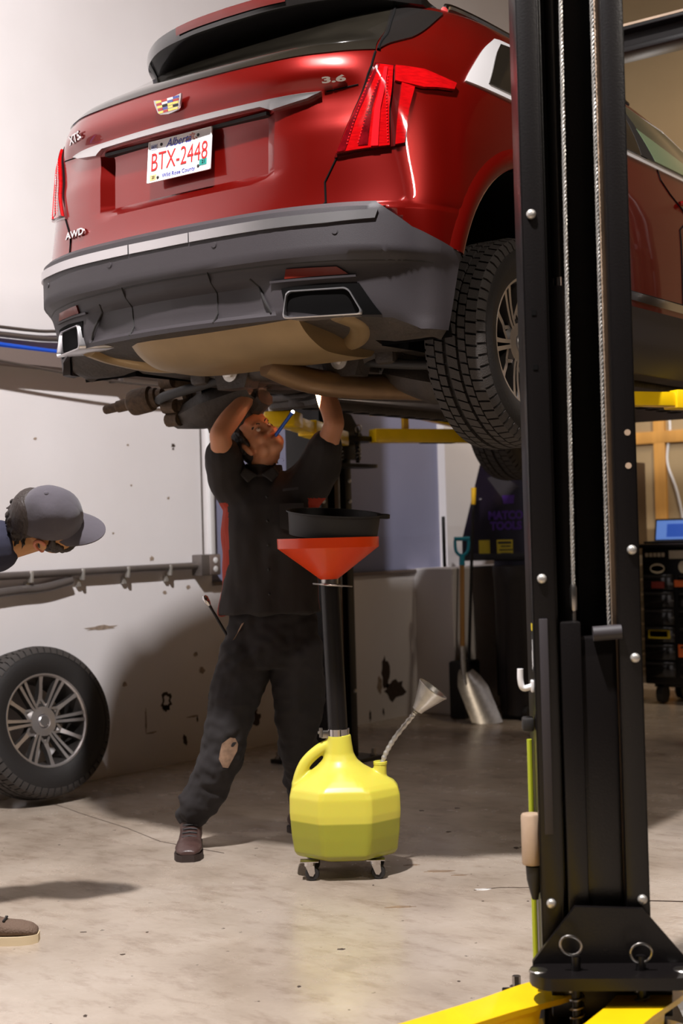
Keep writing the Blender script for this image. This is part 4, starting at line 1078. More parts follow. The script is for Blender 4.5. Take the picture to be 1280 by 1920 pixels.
def carriage(c, z0, near):
    """sliding carriage in the column's own coordinates (xl is image-right for a viewer in front)"""
    k = empty('carriage', (0, 0, z0), parent=c)
    mb = MB()
    mb.box((-.012, -.045, .51), (.125, .05, .70), bev=.008)
    mb.box((.042, -.04, .52), (.054, .066, .76), bev=.006)
    mb.box((-.03, -.028, .40), (.09, .012, .46), bev=.006)
    mb.build('slide', M_['post_black'], k)
    lab(MB().tube([(-.086, -.004, .872), (-.014, -.004, .868)], .019, 18).build('roller', M_['plastic_grey'], k), 'dark grey tube across the top of the carriage')
    MB().lathe([(.009, 0), (.0055, .004), (.0055, .03), (.009, .034), (.0095, .09), (.006, .10), (0, .10)], 14, (.03, -.03, .895)).build('rope_stud', M_['steel'], k)
    mb = MB()
    tz = .125
    # front gusset plate and thick bottom shelf with rounded ears
    mb.prism([(-.115, tz+.005), (.055, tz+.012), (.165, 0), (.165, -.02), (-.215, -.02), (-.215, .01)], (0, .012, .0+.045), (1, 0, 0), (0, 0, 1), (0, 1, 0), .018)
    mb.build('gusset', M_['post_black'], k)
    mb = MB()
    for z, hh in ((.025, .03), (-.13, .02)):
        P = []
        for cx, a0 in ((.125, -90), (-.18, 90)):
            for i in range(9):
                a = math.radians(a0+180*i/8); P.append((cx+.058*math.cos(a)*.9, .085+.07*math.sin(a)))
        P = [(x, y) for x, y in P]
        mb.prism(P, (0, 0, z-hh/2), (1, 0, 0), (0, 1, 0), (0, 0, 1), hh)
    mb.box((-.03, .03, -.03), (.30, .03, .12), bev=.004)
    mb.build('arm_shelf', M_['post_black'], k)
    for px, tilt in ((.062, .55), (-.098, -.1)):
        pn = MB().tube([(px, .085, -.11), (px, .085, .075)], .012, 14).build('arm_pin', M_['post_black'], k)
        ring = []
        for i in range(29):
            a = 2*PI*i/28; ring.append((px+.026*math.cos(a)+(.012 if tilt > 0 else 0), .095+.012*math.sin(a)*.3, .082+.024*math.sin(a)+.022*(1 if tilt > 0 else .1)+.006*math.cos(a)*tilt))
        MB().tube(ring, .0032, 8, cap=False).build('pull_ring', M_['steel'], pn)
        mb = MB(); P = [(px+.017*math.cos(i*.55), .085+.017*math.sin(i*.55), -.10+.0019*i) for i in range(48)]
        mb.tube(P, .003, 6); mb.build('pin_spring', M_['steel'], pn)
    for px in (.155, -.20):
        MB().lathe([(0, .042), (.022, .042), (.024, .04), (.024, .036)], 20, (px, .085, 0)).build('pivot_cap', M_['steel'], k)
    return k
NC = column((-1.687, 3.282, 0), (.547, -.837), 'nearest black lift column with two steel wire ropes, at the right', 3.75, .16,
            [(-.112, 2.114, 0), (-.112, 1.177, 0), (-.112, .349, 0), (.118, .357, 0), (.118, .97, 0), (.118, 1.245, 0)], True)
lab(carriage(NC, .165, True), 'lowered carriage with arm pins and pull rings')
MB().box((.112, .0045, .80), (.022, .005, .55), bev=.002).build('cover_strip', M_['plastic_grey'], NC)
# round holes in the right-hand flange, little latch slots on the left one
mb = MB(); q = Matrix(((1, 0, 0), (0, 0, 1), (0, -1, 0)))
for z in (1.545, 1.46): mb.lathe([(0, .0006), (.008, .0006), (.008, 0), (0, 0)], 16, (-.116, 0.0005, z), q)
mb.build('flange_hole', M_['uhmw'], NC)
mb = MB()
for z in (1.86, 1.72): mb.box((.112, .0008, z), (.012, .0016, .013))
mb.build('flange_slot', M_['void'], NC)
# warning label and white hook on the column's left side
sd = MB().box((.1385, -.03, 1.0), (.001, .045, .125)).build('label_plate', M_['ink_black'], NC); lab(sd, 'black label with white lettering and a yellow head')
MB().box((.1392, -.03, 1.052), (.0012, .040, .018)).build('label_head', M_['label_yellow'], sd)
mb = MB()
for z0, y0, hz, hy in ((.985, -.03, .07, .004), (.985, -.015, .07, .004), (1.018, -.022, .004, .018), (.952, -.022, .004, .018), (.975, -.043, .03, .004), (.945, -.045, .006, .006), (.955, -.045, .004, .006)): mb.box((.1394, y0, z0), (.0006, hy, hz))
mb.build('label_print', M_['white'], sd)
hk = MB()
hk.tube(spline([(.14, -.03, .90), (.165, -.03, .895), (.172, -.03, .915), (.172, -.03, .945)], 5), .008, 10); hk.box((.142, -.03, .90), (.008, .03, .03), bev=.002)
lab(hk.build('hook', M_['white'], NC), 'white plastic hook on the column side')
MB().box((.155, -.05, .80), (.03, .05, .035), bev=.006).build('latch_block', M_['black'], NC)
cn = MB().lathe([(0, 0), (.024, 0), (.026, .005), (.026, .125), (.023, .13), (0, .13)], 24, (.155, -.04, .44)).build('canister', M_['uhmw'], NC); lab(cn, 'pale cylinder clipped low on the column side')
MB().lathe([(0, 0), (.008, .0), (.020, .05), (.022, .085), (0, .085)], 20, (.15, -.04, .35)).build('canister_cup', M_['black'], cn)
lab(MB().tube([(.148, -.12, .15), (.148, -.12, .75)], .007, 8).build('hose', mat('lime_hose', rgb(170, 180, 40), rough=.4), NC), 'thin lime green hose running down behind the column')
# arms of the near column, swung towards the camera, resting low over the floor
def low_arm(loc, ang, label, Ln=1.05, flip=1):
    a = empty('lift_arm', loc, (0, 0, ang)); tag(a, label, 'lift arm', 'yellow lift arms')
    mb = MB()
    hub = [( .075*math.cos(math.radians(t)), .075*math.sin(math.radians(t))) for t in range(20, 345, 25)]
    top = [(.04, -.05), (.16, -.062), (Ln, -.055), (Ln, .055), (.16, .062), (.04, .05)]
    P = [(-.075*math.cos(math.radians(t)), .075*math.sin(math.radians(t))) for t in range(-75, 76, 15)]
    poly = [(x, y) for x, y in P]+[(.05, .074), (.20, .062), (Ln, .055), (Ln, -.055), (.20, -.062), (.05, -.074)]
    mb.prism(poly, (0, 0, .052), (1, 0, 0), (0, 1, 0), (0, 0, 1), .014)
    mb.prism(poly, (0, 0, -.05), (1, 0, 0), (0, 1, 0), (0, 0, 1), .014)
    for s in (1, -1):
        mb.prism([(.13, -.04), (Ln, -.04), (Ln, .054), (.18, .054), (.10, .054)], (0, s*.050-.005, 0), (1, 0, 0), (0, 0, 1), (0, 1, 0), .010)
    mb.build('arm', M_['yellow'], a)
    MB().tube([(0, 0, -.055), (0, 0, .075)], .022, 14).build('pivot', M_['post_black'], a)
    MB().box((Ln+.17, 0, .0), (.42, .075, .06), bev=.006).build('extension', M_['yellow'], a)
    e = MB().lathe([(0, 0), (.06, 0), (.06, .03), (.05, .035), (0, .035)], 24, (Ln+.36, 0, .03)).build('pad', M_['rubber'], a)
    MB().tube([(Ln+.36, 0, -.075), (Ln+.36, 0, .03)], .03, 16).build('pad_screw', M_['steel'], a)
    return a
NL = low_arm((-1.79, 3.235, .064), math.atan2(-.338, -.092), 'left yellow lift arm at the foot of the nearest column')
NR = low_arm((-1.565, 3.37, .064), math.atan2(-.242, .019), 'right yellow lift arm at the foot of the nearest column')
# far columns of the lift that carries the car
FB = [(.118, z, 0) for z in (.4, 1.5, 1.62, 2.4)]+[(-.118, z, 0) for z in (.4, 1.5, 1.62, 2.4)]
FC = column((-4.93, 6.53, 0), (1, -.05), 'black lift column standing behind the mechanic', 3.66, 1.4, FB, False)
carriage(FC, 1.83, False)
RC = column((-2.0, 6.53, 0), (-1, -.05), 'black lift column on the far right side of the red car', 3.66, 1.4, FB, False)
carriage(RC, 1.83, False)
t = empty('cross_beam', (-3.44, 6.53, 3.66)); tag(t, 'black overhead cross beam joining the two lift columns above the car', 'beam')
mb = MB(); mb.box((0, 0, .0), (3.6, .16, .03), bev=.004); mb.box((0, 0, .05), (3.6, .02, .10)); mb.box((0, .0, .105), (3.6, .16, .018), bev=.003)
mb.build('beam', M_['post_black'], t)
MB().box((0, -.07, .122), (3.6, .012, .012)).build('painted_lit_edge', M_['uhmw'], t)  # beige strip paints the light caught by the beam's top edge
def high_arm(p0, p1, label, pad_h, truss):
    a = empty('lift_arm', p0); tag(a, label, 'lift arm', 'yellow lift arms')
    d = Vector(p1)-Vector(p0); L = d.length; d.normalize()
    mb = MB(); mb.bar((0, 0, 0), d*(L*.62), .10, .08, bev=.008)
    if truss:
        n_ = Vector((0, 0, 1)); mb.bar(Vector((0, 0, .125)), d*(L*.18)+n_*.125, .05, .016); mb.bar(d*(L*.17)+n_*.0, d*(L*.17)+n_*.13, .05, .018); mb.bar(d*(L*.18)+n_*.125, d*(L*.50)+n_*.045, .045, .018)
    mb.build('arm', M_['yellow'], a)
    MB().bar(d*(L*.55), d*(L*1.0), .078, .06, bev=.006).build('extension', M_['yellow'], a)
    mb = MB(); mb.bar(d*(L-.10)+Vector((0, 0, .0)), d*(L+.08), .15, .075, bev=.012); mb.build('pad_carrier', M_['yellow'], a)
    e = d*L
    for dx, dy, m in ((-.03, -.03, 'white'), (.03, .0, 'steel'), (-.005, .04, 'steel')):
        MB().tube([(e.x+dx, e.y+dy, .02), (e.x+dx, e.y+dy, pad_h-.02)], .024, 14).build('adapter', M_[m], a)
    MB().lathe([(0, 0), (.075, 0), (.075, .035), (0, .035)], 20, (e.x+.0, e.y+.0, pad_h-.03)).build('pad', M_['rubber'], a)
    mb = MB(); mb.bar(d*(L*.25)+Vector((0, 0, -.041)), d*(L*.42)+Vector((0, 0, -.041)), .05, .004); mb.build('slot', M_['void'], a)
    return a
high_arm((-4.78, 6.38, 1.845), (-4.19, 5.15, 1.85), 'yellow lift arm under the car behind the head of the mechanic', .16, False)
high_arm((-4.76, 6.66, 1.872), (-4.14, 7.75, 1.872), 'yellow braced lift arm reaching forward from the column behind the mechanic', .09, True)
high_arm((-2.14, 6.38, 1.845), (-2.74, 5.30, 1.845), 'yellow lift arm under the right sill, right of the nearest column', .09, False)
high_arm((-2.14, 6.66, 1.845), (-2.78, 7.75, 1.845), 'yellow lift arm under the right front of the car', .09, True)
# ------------------------------------------------------------------ waste-oil drain
DR = (.8, .6, 0); DF = (.6, -.8, 0)                          # seen from the camera: right, and towards it
jug_c = Vector((-3.31, 4.385, 0))
D = empty('oil_drain', jug_c, (0, 0, math.atan2(.6, .8))); tag(D, 'yellow wheeled oil drain jug with tall black pipe and orange funnel', 'oil drain')
def jug_material():
    m = bpy.data.materials.new('translucent_yellow_jug'); m.use_nodes = True; N = m.node_tree.nodes; L = m.node_tree.links; b = N['Principled BSDF']
    tc = N.new('ShaderNodeTexCoord'); sx = N.new('ShaderNodeSeparateXYZ'); L.new(tc.outputs['Object'], sx.inputs[0])
    r = N.new('ShaderNodeValToRGB'); mr = N.new('ShaderNodeMapRange'); mr.inputs[1].default_value = .05; mr.inputs[2].default_value = .55
    L.new(sx.outputs[2], mr.inputs[0]); L.new(mr.outputs[0], r.inputs[0])
    e = r.color_ramp.elements; k = (.222-.05)/.5
    e[0].position = k-.006; e[0].color = rgb(150, 148, 40); e[1].position = k+.006; e[1].color = rgb(206, 196, 72)   # used oil shows through the wall up to its level
    L.new(r.outputs[0], b.inputs['Base Color']); b.inputs['Roughness'].default_value = .38
    b.inputs['Subsurface Weight'].default_value = .25; b.inputs['Subsurface Scale'].default_value = .04; b.inputs['Coat Weight'].default_value = .15
    return m
M_['jug'] = jug_material()
def octa(hw, hd, ch, t, n=64):
    """octagon (chamfer ch) blended towards an ellipse by t"""
    pts = []
    for k in range(n):
        a = 2*PI*(k+.5)/n; c, s = math.cos(a), math.sin(a)
        r1 = min(hw/max(abs(c), 1e-6), hd/max(abs(s), 1e-6), (hw+hd-ch)/(abs(c)+abs(s)))
        r2 = 1/math.sqrt((c/hw)**2+(s/hd)**2); r = r1+(r2-r1)*t
        pts.append((r*c, r*s))
    return pts
mb = MB(); P = []
for z, hw, hd, t, ox in ((.078, .10, .08, .0, 0), (.078, .160, .125, 0, 0), (.085, .172, .138, 0, 0), (.10, .180, .146, .02, 0), (.16, .187, .152, .05, 0), (.25, .193, .157, .05, 0), (.31, .192, .156, .06, 0), (.338, .186, .150, .10, 0), (.355, .174, .139, .2, 0), (.375, .150, .120, .4, -.004), (.40, .115, .095, .7, -.01), (.42, .085, .075, .9, -.014), (.44, .062, .058, 1, -.016), (.465, .050, .049, 1, -.016), (.50, .045, .045, 1, -.016), (.538, .041, .041, 1, -.016), (.538, .02, .02, 1, -.016)):
    P.append([(x*1.10+ox, y*1.04, z) for x, y in octa(hw, hd, .105, t)])
rows = [r+[r[0]] for r in P]
mb.grid(rows); mb.add(P[0], [tuple(range(64))]); mb.add(P[-1], [tuple(range(64))])
# handle and filler spout moulded on
mb.tube(spline([(-.178, 0, .325), (-.175, 0, .37), (-.148, 0, .43), (-.10, 0, .475), (-.055, 0, .498), (-.02, 0, .505)], 6), [.026]*5+[.023]*20+[.022]*10, 14)
mb.tube([(.135, 0, .35), (.138, 0, .38), (.14, 0, .425)], [.032, .026, .025], 18)
jug_me = remesh(mb, .005, 2, .5); jug_me.materials.append(M_['jug']); finish(jug_me, True, 60)
lab(link('jug', jug_me, D), 'translucent yellow jug with oil showing in its lower half')
MB().lathe([(.0265, 0), (.027, .01), (.025, .012), (.022, .01), (.02, -.01)], 20, (.14, 0, .418)).build('spout_rim', M_['jug'], D)
mb = MB(); mb.tube([(-.02, 0, .555), (-.035, 0, 1.115)], .0385, 24)
lab(mb.build('pipe', M_['post_black'], D), 'tall black pipe between jug and funnel')
MB().lathe([(.043, 0), (.043, .026), (.039, .027), (.039, -.001)], 24, (-.018, 0, .533), closed=True).build('hose_clamp', M_['chrome'], D)
mb = MB(); mb.tube([(-.05, .0, .548), (-.095, -.02, .548)], .006, 8); mb.tube([(-.085, -.02, .53), (-.085, -.02, .566)], .007, 8); mb.box((-.07, -.01, .54), (.03, .02, .03), bev=.004)
mb.build('clamp_screw', M_['steel'], D)
MB().lathe([(.032, 0), (.034, .005), (.034, .045), (.032, .05)], 24, (-.036, 0, 1.095)).build('collar', M_['steel'], D)
MB().tube(spline([(-.10, .02, 1.118), (-.06, -.045, 1.116), (-.02, -.045, 1.112), (.03, -.02, 1.108), (.05, .0, 1.105)], 5), .0035, 6).build('wire_clip', M_['steel'], D)
MB().lathe([(.030, 0), (.034, .0), (.190, .118), (.196, .122), (.197, .160), (.193, .160), (.191, .124), (.03, .006)], 64, (-.038, 0, 1.135), closed=True).build('funnel', M_['orange'], D, angle=25)
for x, y in ((-.14, -.085), (.11, -.085), (-.14, .085), (.11, .085)):
    cs = empty('caster', (x, y, 0), parent=D)
    mb = MB(); mb.box((0, 0, .074), (.07, .05, .005), bev=.001); mb.lathe([(.02, .055), (.02, .072)], 14)
    for s in (1, -1): mb.prism([(-.016, .058), (.018, .058), (.02, .03), (.012, .018), (.0, .02)], (0, s*.0155-.0015, 0), (1, 0, 0), (0, 0, 1), (0, 1, 0), .003)
    mb.build('fork', M_['chrome'], cs)
    MB().lathe([(.006, -.012), (.024, -.012), (.027, -.008), (.027, .008), (.024, .012), (.006, .012)], 24, (.010, 0, .027), Matrix(((1, 0, 0), (0, 0, 1), (0, -1, 0)))).build('tread', M_['rubber'], cs)
# black pan lying in the funnel
pc_ = jug_c+Vector((.8, .6, 0))*(-.018)
PN = empty('drain_pan', pc_+Vector((0, 0, 1.297)), (0, 0, math.atan2(.6, .8))); tag(PN, 'black drain pan resting in the orange funnel', 'pan')
PN.rotation_euler = Euler((.10, .075, math.atan2(.6, .8)))
mb = MB(); mb.lathe([(0, 0), (.160, 0), (.170, .006), (.178, .09), (.186, .092), (.186, .097), (.174, .096), (.166, .010), (0, .006)], 56)
mb.build('pan', M_['black'], PN, angle=30)
mb = MB(); mb.prism([(.165, -.03), (.205, -.022), (.215, 0), (.205, .022), (.165, .03)], (0, 0, .082), (1, 0, 0), (0, 1, 0), (0, 0, 1), .016)
mb.build('pour_lip', M_['black'], PN)
# metal funnel with a ribbed flexible spout standing in the filler neck
f0 = jug_c+Vector(DR)*.142+Vector((0, 0, .395)); dirv = (Vector(DR)*.55+Vector((0, 0, .84))).normalized()
FN = empty('metal_funnel', f0); tag(FN, 'small galvanised funnel on a ribbed flexible spout in the jug filler', 'funnel')
pth = spline([(0, 0, -.02), tuple(Vector(DR)*.012+Vector((0, 0, .045))), tuple(Vector(DR)*.055+Vector((0, 0, .12))), tuple(Vector(DR)*.125+Vector((0, 0, .203))), tuple(Vector(DR)*.147+Vector((0, 0, .231)))], 16)
rr = [.0095+.0014*math.sin(i*1.6) for i in range(len(pth))]
MB().tube(pth, rr, 14).build('spout', M_['galv'], FN)
axis = (Vector(DR)*.58+Vector((0, 0, .76))+Vector(DF)*.10).normalized(); q = axis.to_track_quat('Z', 'Y').to_matrix()
MB().lathe([(.011, 0), (.022, .004), (.024, .014), (.062, .105), (.064, .106), (.0635, .109), (.060, .107), (.021, .014), (.010, .004)], 40, Vector(DR)*.144+Vector((0, 0, .223)), q, closed=True).build('cone', M_['galv'], FN, angle=25)

# ------------------------------------------------------------------ far end: purple tool chest, bin, shovel, broom, drawer cabinet
TC = empty('tool_chest', (-5.05, 8.86, 0)); tag(TC, 'tall dark purple tool chest by the end of the left wall', 'tool chest')
def at0(v): return Vector(v)-Vector((-5.1, 8.85, 0))
mb = MB()
mb.prism([(-5.60, 1.10), (-5.60, 1.25), (-5.43, 1.79), (-5.25, 1.80), (-4.74, 1.80), (-4.74, 1.10)], at0((0, 8.85, 0)), (1, 0, 0), (0, 0, 1), (0, 1, 0), 1.3)
mb.build('hutch', M_['purple'], TC, smooth=False)
MB().box(at0((-5.04, 9.5, .61)), (.60, 1.3, .98), bev=.01).build('lower_cabinet', M_['purple'], TC)
MB().box(at0((-5.17, 8.849, 1.12)), (.86, .02, .05), bev=.004).build('bumper_rail', M_['black'], TC)
for k in range(8): 
    d_ = MB().box(at0((-4.735, 9.5, .20+k*.112)), (.02, 1.22, .10), bev=.004).build('drawer', M_['purple'], TC)
    MB().box(at0((-4.722, 9.5, .235+k*.112)), (.012, 1.2, .014), bev=.003).build('pull', M_['steel'], d_)
for x, y in ((-5.28, 8.95), (-4.8, 8.95), (-5.28, 10.0), (-4.8, 10.0)):
    MB().lathe([(0, -.025), (.06, -.025), (.06, .025), (0, .025)], 20, at0((x, y, .061)), RY).build('caster', M_['rubber'], TC)
yl = MB().box(at0((-5.24, 8.8485, 1.18)), (.13, .003, .125)).build('warning_label', M_['label_yellow'], TC); lab(yl, 'yellow printed warning label')
MB().box(at0((-5.41, 8.8485, 1.18)), (.09, .003, .125)).build('warning_label', M_['label_yellow'], TC)
mb = MB()
for k in range(4): mb.box(at0((-5.24+(.01 if k else 0), 8.846, 1.222-k*.026)), (.11-(.03 if k % 2 else 0), .002, .009 if k else .016))
mb.build('label_print', M_['ink_black'], yl)
text('maker_lettering', 'MATCO', .08, at0((-5.225, 8.848, 1.415)), (1, 0, 0), (0, 0, 1), M_['purple_ink'], TC, depth=.003, bold=.004)
text('maker_lettering', 'TOOLS', .08, at0((-5.225, 8.848, 1.34)), (1, 0, 0), (0, 0, 1), M_['purple_ink'], TC, depth=.003, bold=.004)
MB().prism([(-.05, .03), (.05, .03), (.04, -.03), (-.04, -.03)], at0((-5.2, 8.85, 1.53)), (1, 0, 0), (0, 0, 1), (0, -1, 0), .003).build('maker_mark', M_['purple_ink'], TC)
for k, (z, m) in enumerate(((1.25, 'white'), (1.205, 'white'), (1.165, 'tan_sticker'))):
    MB().lathe([(0, 0), (.019, 0), (.019, .002), (0, .002)], 16, at0((-4.985, 8.848, z)), Matrix(((1, 0, 0), (0, 0, -1), (0, 1, 0)))).build('sticker', M_[m], TC)
MB().lathe([(0, 0), (.016, 0), (.016, .002), (0, .002)], 16, at0((-4.93, 8.848, 1.06)), Matrix(((1, 0, 0), (0, 0, -1), (0, 1, 0)))).build('sticker', mat('pink_sticker', rgb(206, 120, 170)), TC)
q = MB(); q.lathe([(0, 0), (.011, 0), (.009, .01), (0, .012)], 14, at0((-5.43, 8.85, 1.54)), Matrix(((1, 0, 0), (0, 0, -1), (0, 1, 0)))); q.build('lock', M_['chrome'], TC)
MB().prism([(-.10, .06), (.0, .09), (.16, -.01), (.03, -.10)], at0((-5.27, 8.85, 1.63)), (1, 0, 0), (0, 0, 1), (0, -1, 0), .002).build('grey_sticker', M_['plastic_grey'], TC)
# fluted tall bin in front of it
BN = empty('waste_bin', (-4.99, 8.68, 0)); tag(BN, 'tall black fluted bin standing before the purple tool chest', 'bin')
P = []
for z, s in ((.03, .80), (.06, .82), (.98, 1.0), (1.0, 1.03), (1.06, 1.03), (1.06, .95), (.95, .93)):
    row = []
    for k in range(72):
        a = 2*PI*k/72; rr = s*(.168+(.014*math.cos(8*a) if .05 < z < .98 else 0)); row.append((rr*math.cos(a), rr*math.sin(a), z))
    P.append(row+[row[0]])
mb = MB().grid(P); mb.add(P[0][:-1], [tuple(range(72))]); mb.add(P[-1][:-1], [tuple(range(72))]); mb.build('tub', mat('black_bin_plastic', rgb(36, 32, 34), rough=.4), BN, angle=60)
MB().lathe([(0, -.02), (.045, -.02), (.05, 0), (.045, .02), (0, .02)], 20, (.11, -.11, .05), RY).build('castor', M_['black'], BN)
mb = MB(); mb.box((.0, 0, .015), (.2, .2, .03), bev=.01); mb.build('foot', M_['black'], BN)
# dust pan tub
DP = MB(); DP.box((-5.36, 8.54, .20), (.13, .22, .40), bev=.015); DP.box((-5.36, 8.54, .40), (.10, .19, .004))
o = DP.build('lobby_dustpan', M_['black']); tag(shift_origin(o, (-5.36, 8.54, 0)), 'black upright dustpan tub on the floor beside the shovel', 'dustpan')
# shovel
SH = empty('shovel', (-5.15, 8.37, 0)); tag(SH, 'aluminium grain shovel with wooden shaft and turquoise grip', 'shovel')
b0 = lambda v: Vector(v)-Vector((-5.2, 8.38, 0))
top = b0((-5.405, 8.55, 1.10)); mid = b0((-5.365, 8.46, .48)); nb = b0((-5.335, 8.42, .33))
MB().tube([top, mid], .017, 12).build('shaft', M_['wood'], SH)
MB().tube([mid+(top-mid)*.04, nb, b0((-5.31, 8.40, .24))], [.019, .017, .014], 12).build('socket', M_['galv'], SH)
up_ = (top-mid).normalized(); rt_ = Vector((.8, .6, 0))
gp = MB(); gp.tube([top-up_*.03, top+up_*.05], [.021, .019], 10)
gp.tube(spline([top+up_*.03, top+up_*.07-rt_*.04, top+up_*.14-rt_*.048, top+up_*.165-rt_*.04], 5), .011, 8)
gp.tube(spline([top+up_*.03, top+up_*.07+rt_*.04, top+up_*.14+rt_*.048, top+up_*.165+rt_*.04], 5), .011, 8)
gp.tube([top+up_*.16-rt_*.055, top+up_*.16+rt_*.055], .015, 10)
gp.build('grip', M_['teal_handle'], SH)
P = []
A0 = b0((-5.33, 8.44, .335)); E0 = b0((-5.09, 8.31, .005)); wv = Vector((.80, .60, 0)); dn = (E0-A0); nv = wv.cross(dn).normalized()
if nv.z < 0: nv = -nv
for i in range(13):
    t = i/12; row = []; wd = .045+(.105-.045)*min(1, t*3)**.7
    for j in range(9):
        s = -1+2*j/8; row.append(A0+dn*t+wv*(s*wd)+nv*(.05*s*s*(1-t*.45)-.015))
    P.append(row)
mb = MB().grid(P); mb.grid([[p-nv*.004 for p in r] for r in P], flip=True)
o = mb.build('blade', M_['galv'], SH, recalc=False)
# broom
BR = empty('broom', (-5.34, 8.57, 0)); tag(BR, 'dark broom pole with a yellow grip leaning behind the shovel', 'broom')
MB().tube([(-.02, .02, .26), (.0, .12, 1.52)], .012, 10).build('pole', M_['black'], BR)
MB().tube([(.0, .12, 1.50), (.002, .128, 1.62)], [.016, .019], 10).build('grip', M_['yellow_grip'], BR)
mb = MB(); mb.prism([(-.05, 0), (.06, 0), (.05, .24), (.02, .30), (-.02, .30), (-.04, .24)], (-.02, -.01, 0), (0, 1, 0), (0, 0, 1), (1, 0, 0), .03); mb.build('bristles', M_['black'], BR)
o = MB().tube([(-5.52, 8.57, 1.06), (-5.53, 8.585, 1.42)], .013, 8).build('pry_bar', M_['black']); tag(shift_origin(o, (-5.52, 8.57, 1.06)), 'dark pry bar standing on the low wall against the blue panel', 'pry bar')
# drawer cabinet with stickers and a laptop
CB = empty('drawer_cabinet', (-4.0, 10.0, 0)); tag(CB, 'black drawer cabinet covered in stickers at the far right', 'drawer cabinet')
M_['cab'] = M_['post_black']
MB().box((0, 0, .65), (1.1, .5, 1.0), bev=.01).build('case', M_['post_black'], CB)
for cx, n_ in ((-.42, 6), (-.15, 6), (.26, 6)):
    wdt = .24 if cx < .2 else .5
    for k in range(n_):
        d_ = MB().box((cx, -.257, .26+k*.128), (wdt, .02, .112), bev=.004).build('drawer', M_['black_gloss'], CB)
        MB().box((cx, -.272, .30+k*.128), (wdt-.03, .012, .014), bev=.003).build('pull', M_['black'], d_)
MB().box((0, -.02, 1.165), (1.14, .56, .03), bev=.006).build('worktop', M_['post_black'], CB)
for x in (-.45, .45):
    for y in (-.17, .17): MB().lathe([(0, -.025), (.07, -.025), (.075, 0), (.07, .025), (0, .025)], 20, (x, y, .075), RY).build('castor', M_['rubber'], CB)
MB().box((0, 0, .14), (1.0, .4, .03)).build('plinth', M_['black'], CB)
Sx, Sz, Fv = (1, 0, 0), (0, 0, 1), -.2685
def stick(x, z, w_, h_, m, txt=None, tm='white', sz=.03, rnd_=False):
    if rnd_:
        s = MB().prism([(w_/2*math.cos(2*PI*k/20), h_/2*math.sin(2*PI*k/20)) for k in range(20)], (x, Fv, z), Sx, Sz, (0, -1, 0), .002).build('sticker', M_[m], CB, smooth=False)
    else: s = MB().box((x, Fv-.001, z), (w_, .002, h_)).build('sticker', M_[m], CB)
    if txt: text('sticker_print', txt, sz, (x, Fv-.0025, z), Sx, Sz, M_[tm], s, depth=.001, bold=.0008)
M_['sticker_orange'] = mat('orange_sticker', rgb(206, 92, 26)); M_['sticker_red'] = mat('red_sticker', rgb(120, 34, 24)); M_['sticker_cream'] = mat('cream_sticker', rgb(196, 184, 160))
for k in range(5): stick(-.50+k*.032, 1.10, .024, .03, 'sticker_cream', None)
stick(-.24, 1.10, .17, .06, 'sticker_cream', None); stick(-.07, 1.10, .12, .05, 'sticker_cream', None)
stick(-.42, 1.0, .115, .075, 'sticker_cream', None, rnd_=True); stick(-.42, 1.0, .10, .045, 'sticker_red', None, rnd_=True)
stick(-.22, 1.01, .07, .09, 'sticker_cream', None, rnd_=True)
stick(-.42, .88, .10, .05, 'sticker_red', None); stick(-.22, .89, .14, .05, 'sticker_orange', None)
stick(-.16, .75, .16, .05, 'ink_black', 'mac', 'white', .055)
stick(-.42, .52, .17, .065, 'label_yellow', None); stick(-.425, .52, .14, .045, 'ink_black', None)
stick(-.19, .40, .17, .09, 'sticker_orange', 'Ra', 'white', .07)
LP = empty('laptop', (-4.30, 9.90, 1.181)); tag(LP, 'open laptop with a blue screen on the black drawer cabinet', 'laptop')
MB().box((0, .02, .01), (.52, .22, .018), bev=.005).build('base', M_['black'], LP)
MB().box((-.0, .165, .10), (.56, .012, .17), (-.2, 0, 0), bev=.004).build('lid', M_['black'], LP)
M_['screen'] = mat('blue_screen', rgb(108, 146, 226), rough=.3, emit=.55); M_['screen2'] = mat('screen_window', rgb(58, 96, 196), rough=.3, emit=.5)
MB().box((-.0, .157, .099), (.53, .004, .145), (-.2, 0, 0)).build('screen', M_['screen'], LP)
MB().box((.02, .1545, .095), (.40, .003, .10), (-.2, 0, 0)).build('window', M_['screen2'], LP)
# ------------------------------------------------------------------ people
def frame_pt(O, er, ef):
    O = Vector(O); er = Vector(er); ef = Vector(ef)
    return lambda r, f, z: O+er*r+ef*f+Vector((0, 0, z))
def limb(mb, pts, rad, n=14, k=5):
    P = spline(pts, k); m = len(pts); R = []
    for i in range(len(P)):
        t = i/(len(P)-1)*(m-1); j = min(int(t), m-2); u = t-j; u = u*u*(3-2*u); R.append(rad[j]+(rad[j+1]-rad[j])*u)
    mb.tube(P, R, n)
    mb.ball(P[0], R[0]*.98, 12, 8); mb.ball(P[-1], R[-1]*.98, 12, 8)
def ellip(mb, c, r, R=None): mb.ball(c, r, 20, 14, R)
def loft(mb, secs, er, ef, n=28):
    """secs: (centre, half-width along er, half-depth along ef)"""
    P = []
    for c, a, b in secs:
        c = Vector(c); row = []
        for k in range(n):
            t = 2*PI*k/n; ct, st = math.cos(t), math.sin(t)
            row.append(c+Vector(er)*(a*math.copysign(abs(ct)**.85, ct))+Vector(ef)*(b*math.copysign(abs(st)**.85, st)))
        P.append(row+[row[0]])
    mb.grid(P); mb.add(P[0][:-1], [tuple(range(n))]); mb.add(P[-1][:-1], [tuple(range(n))])
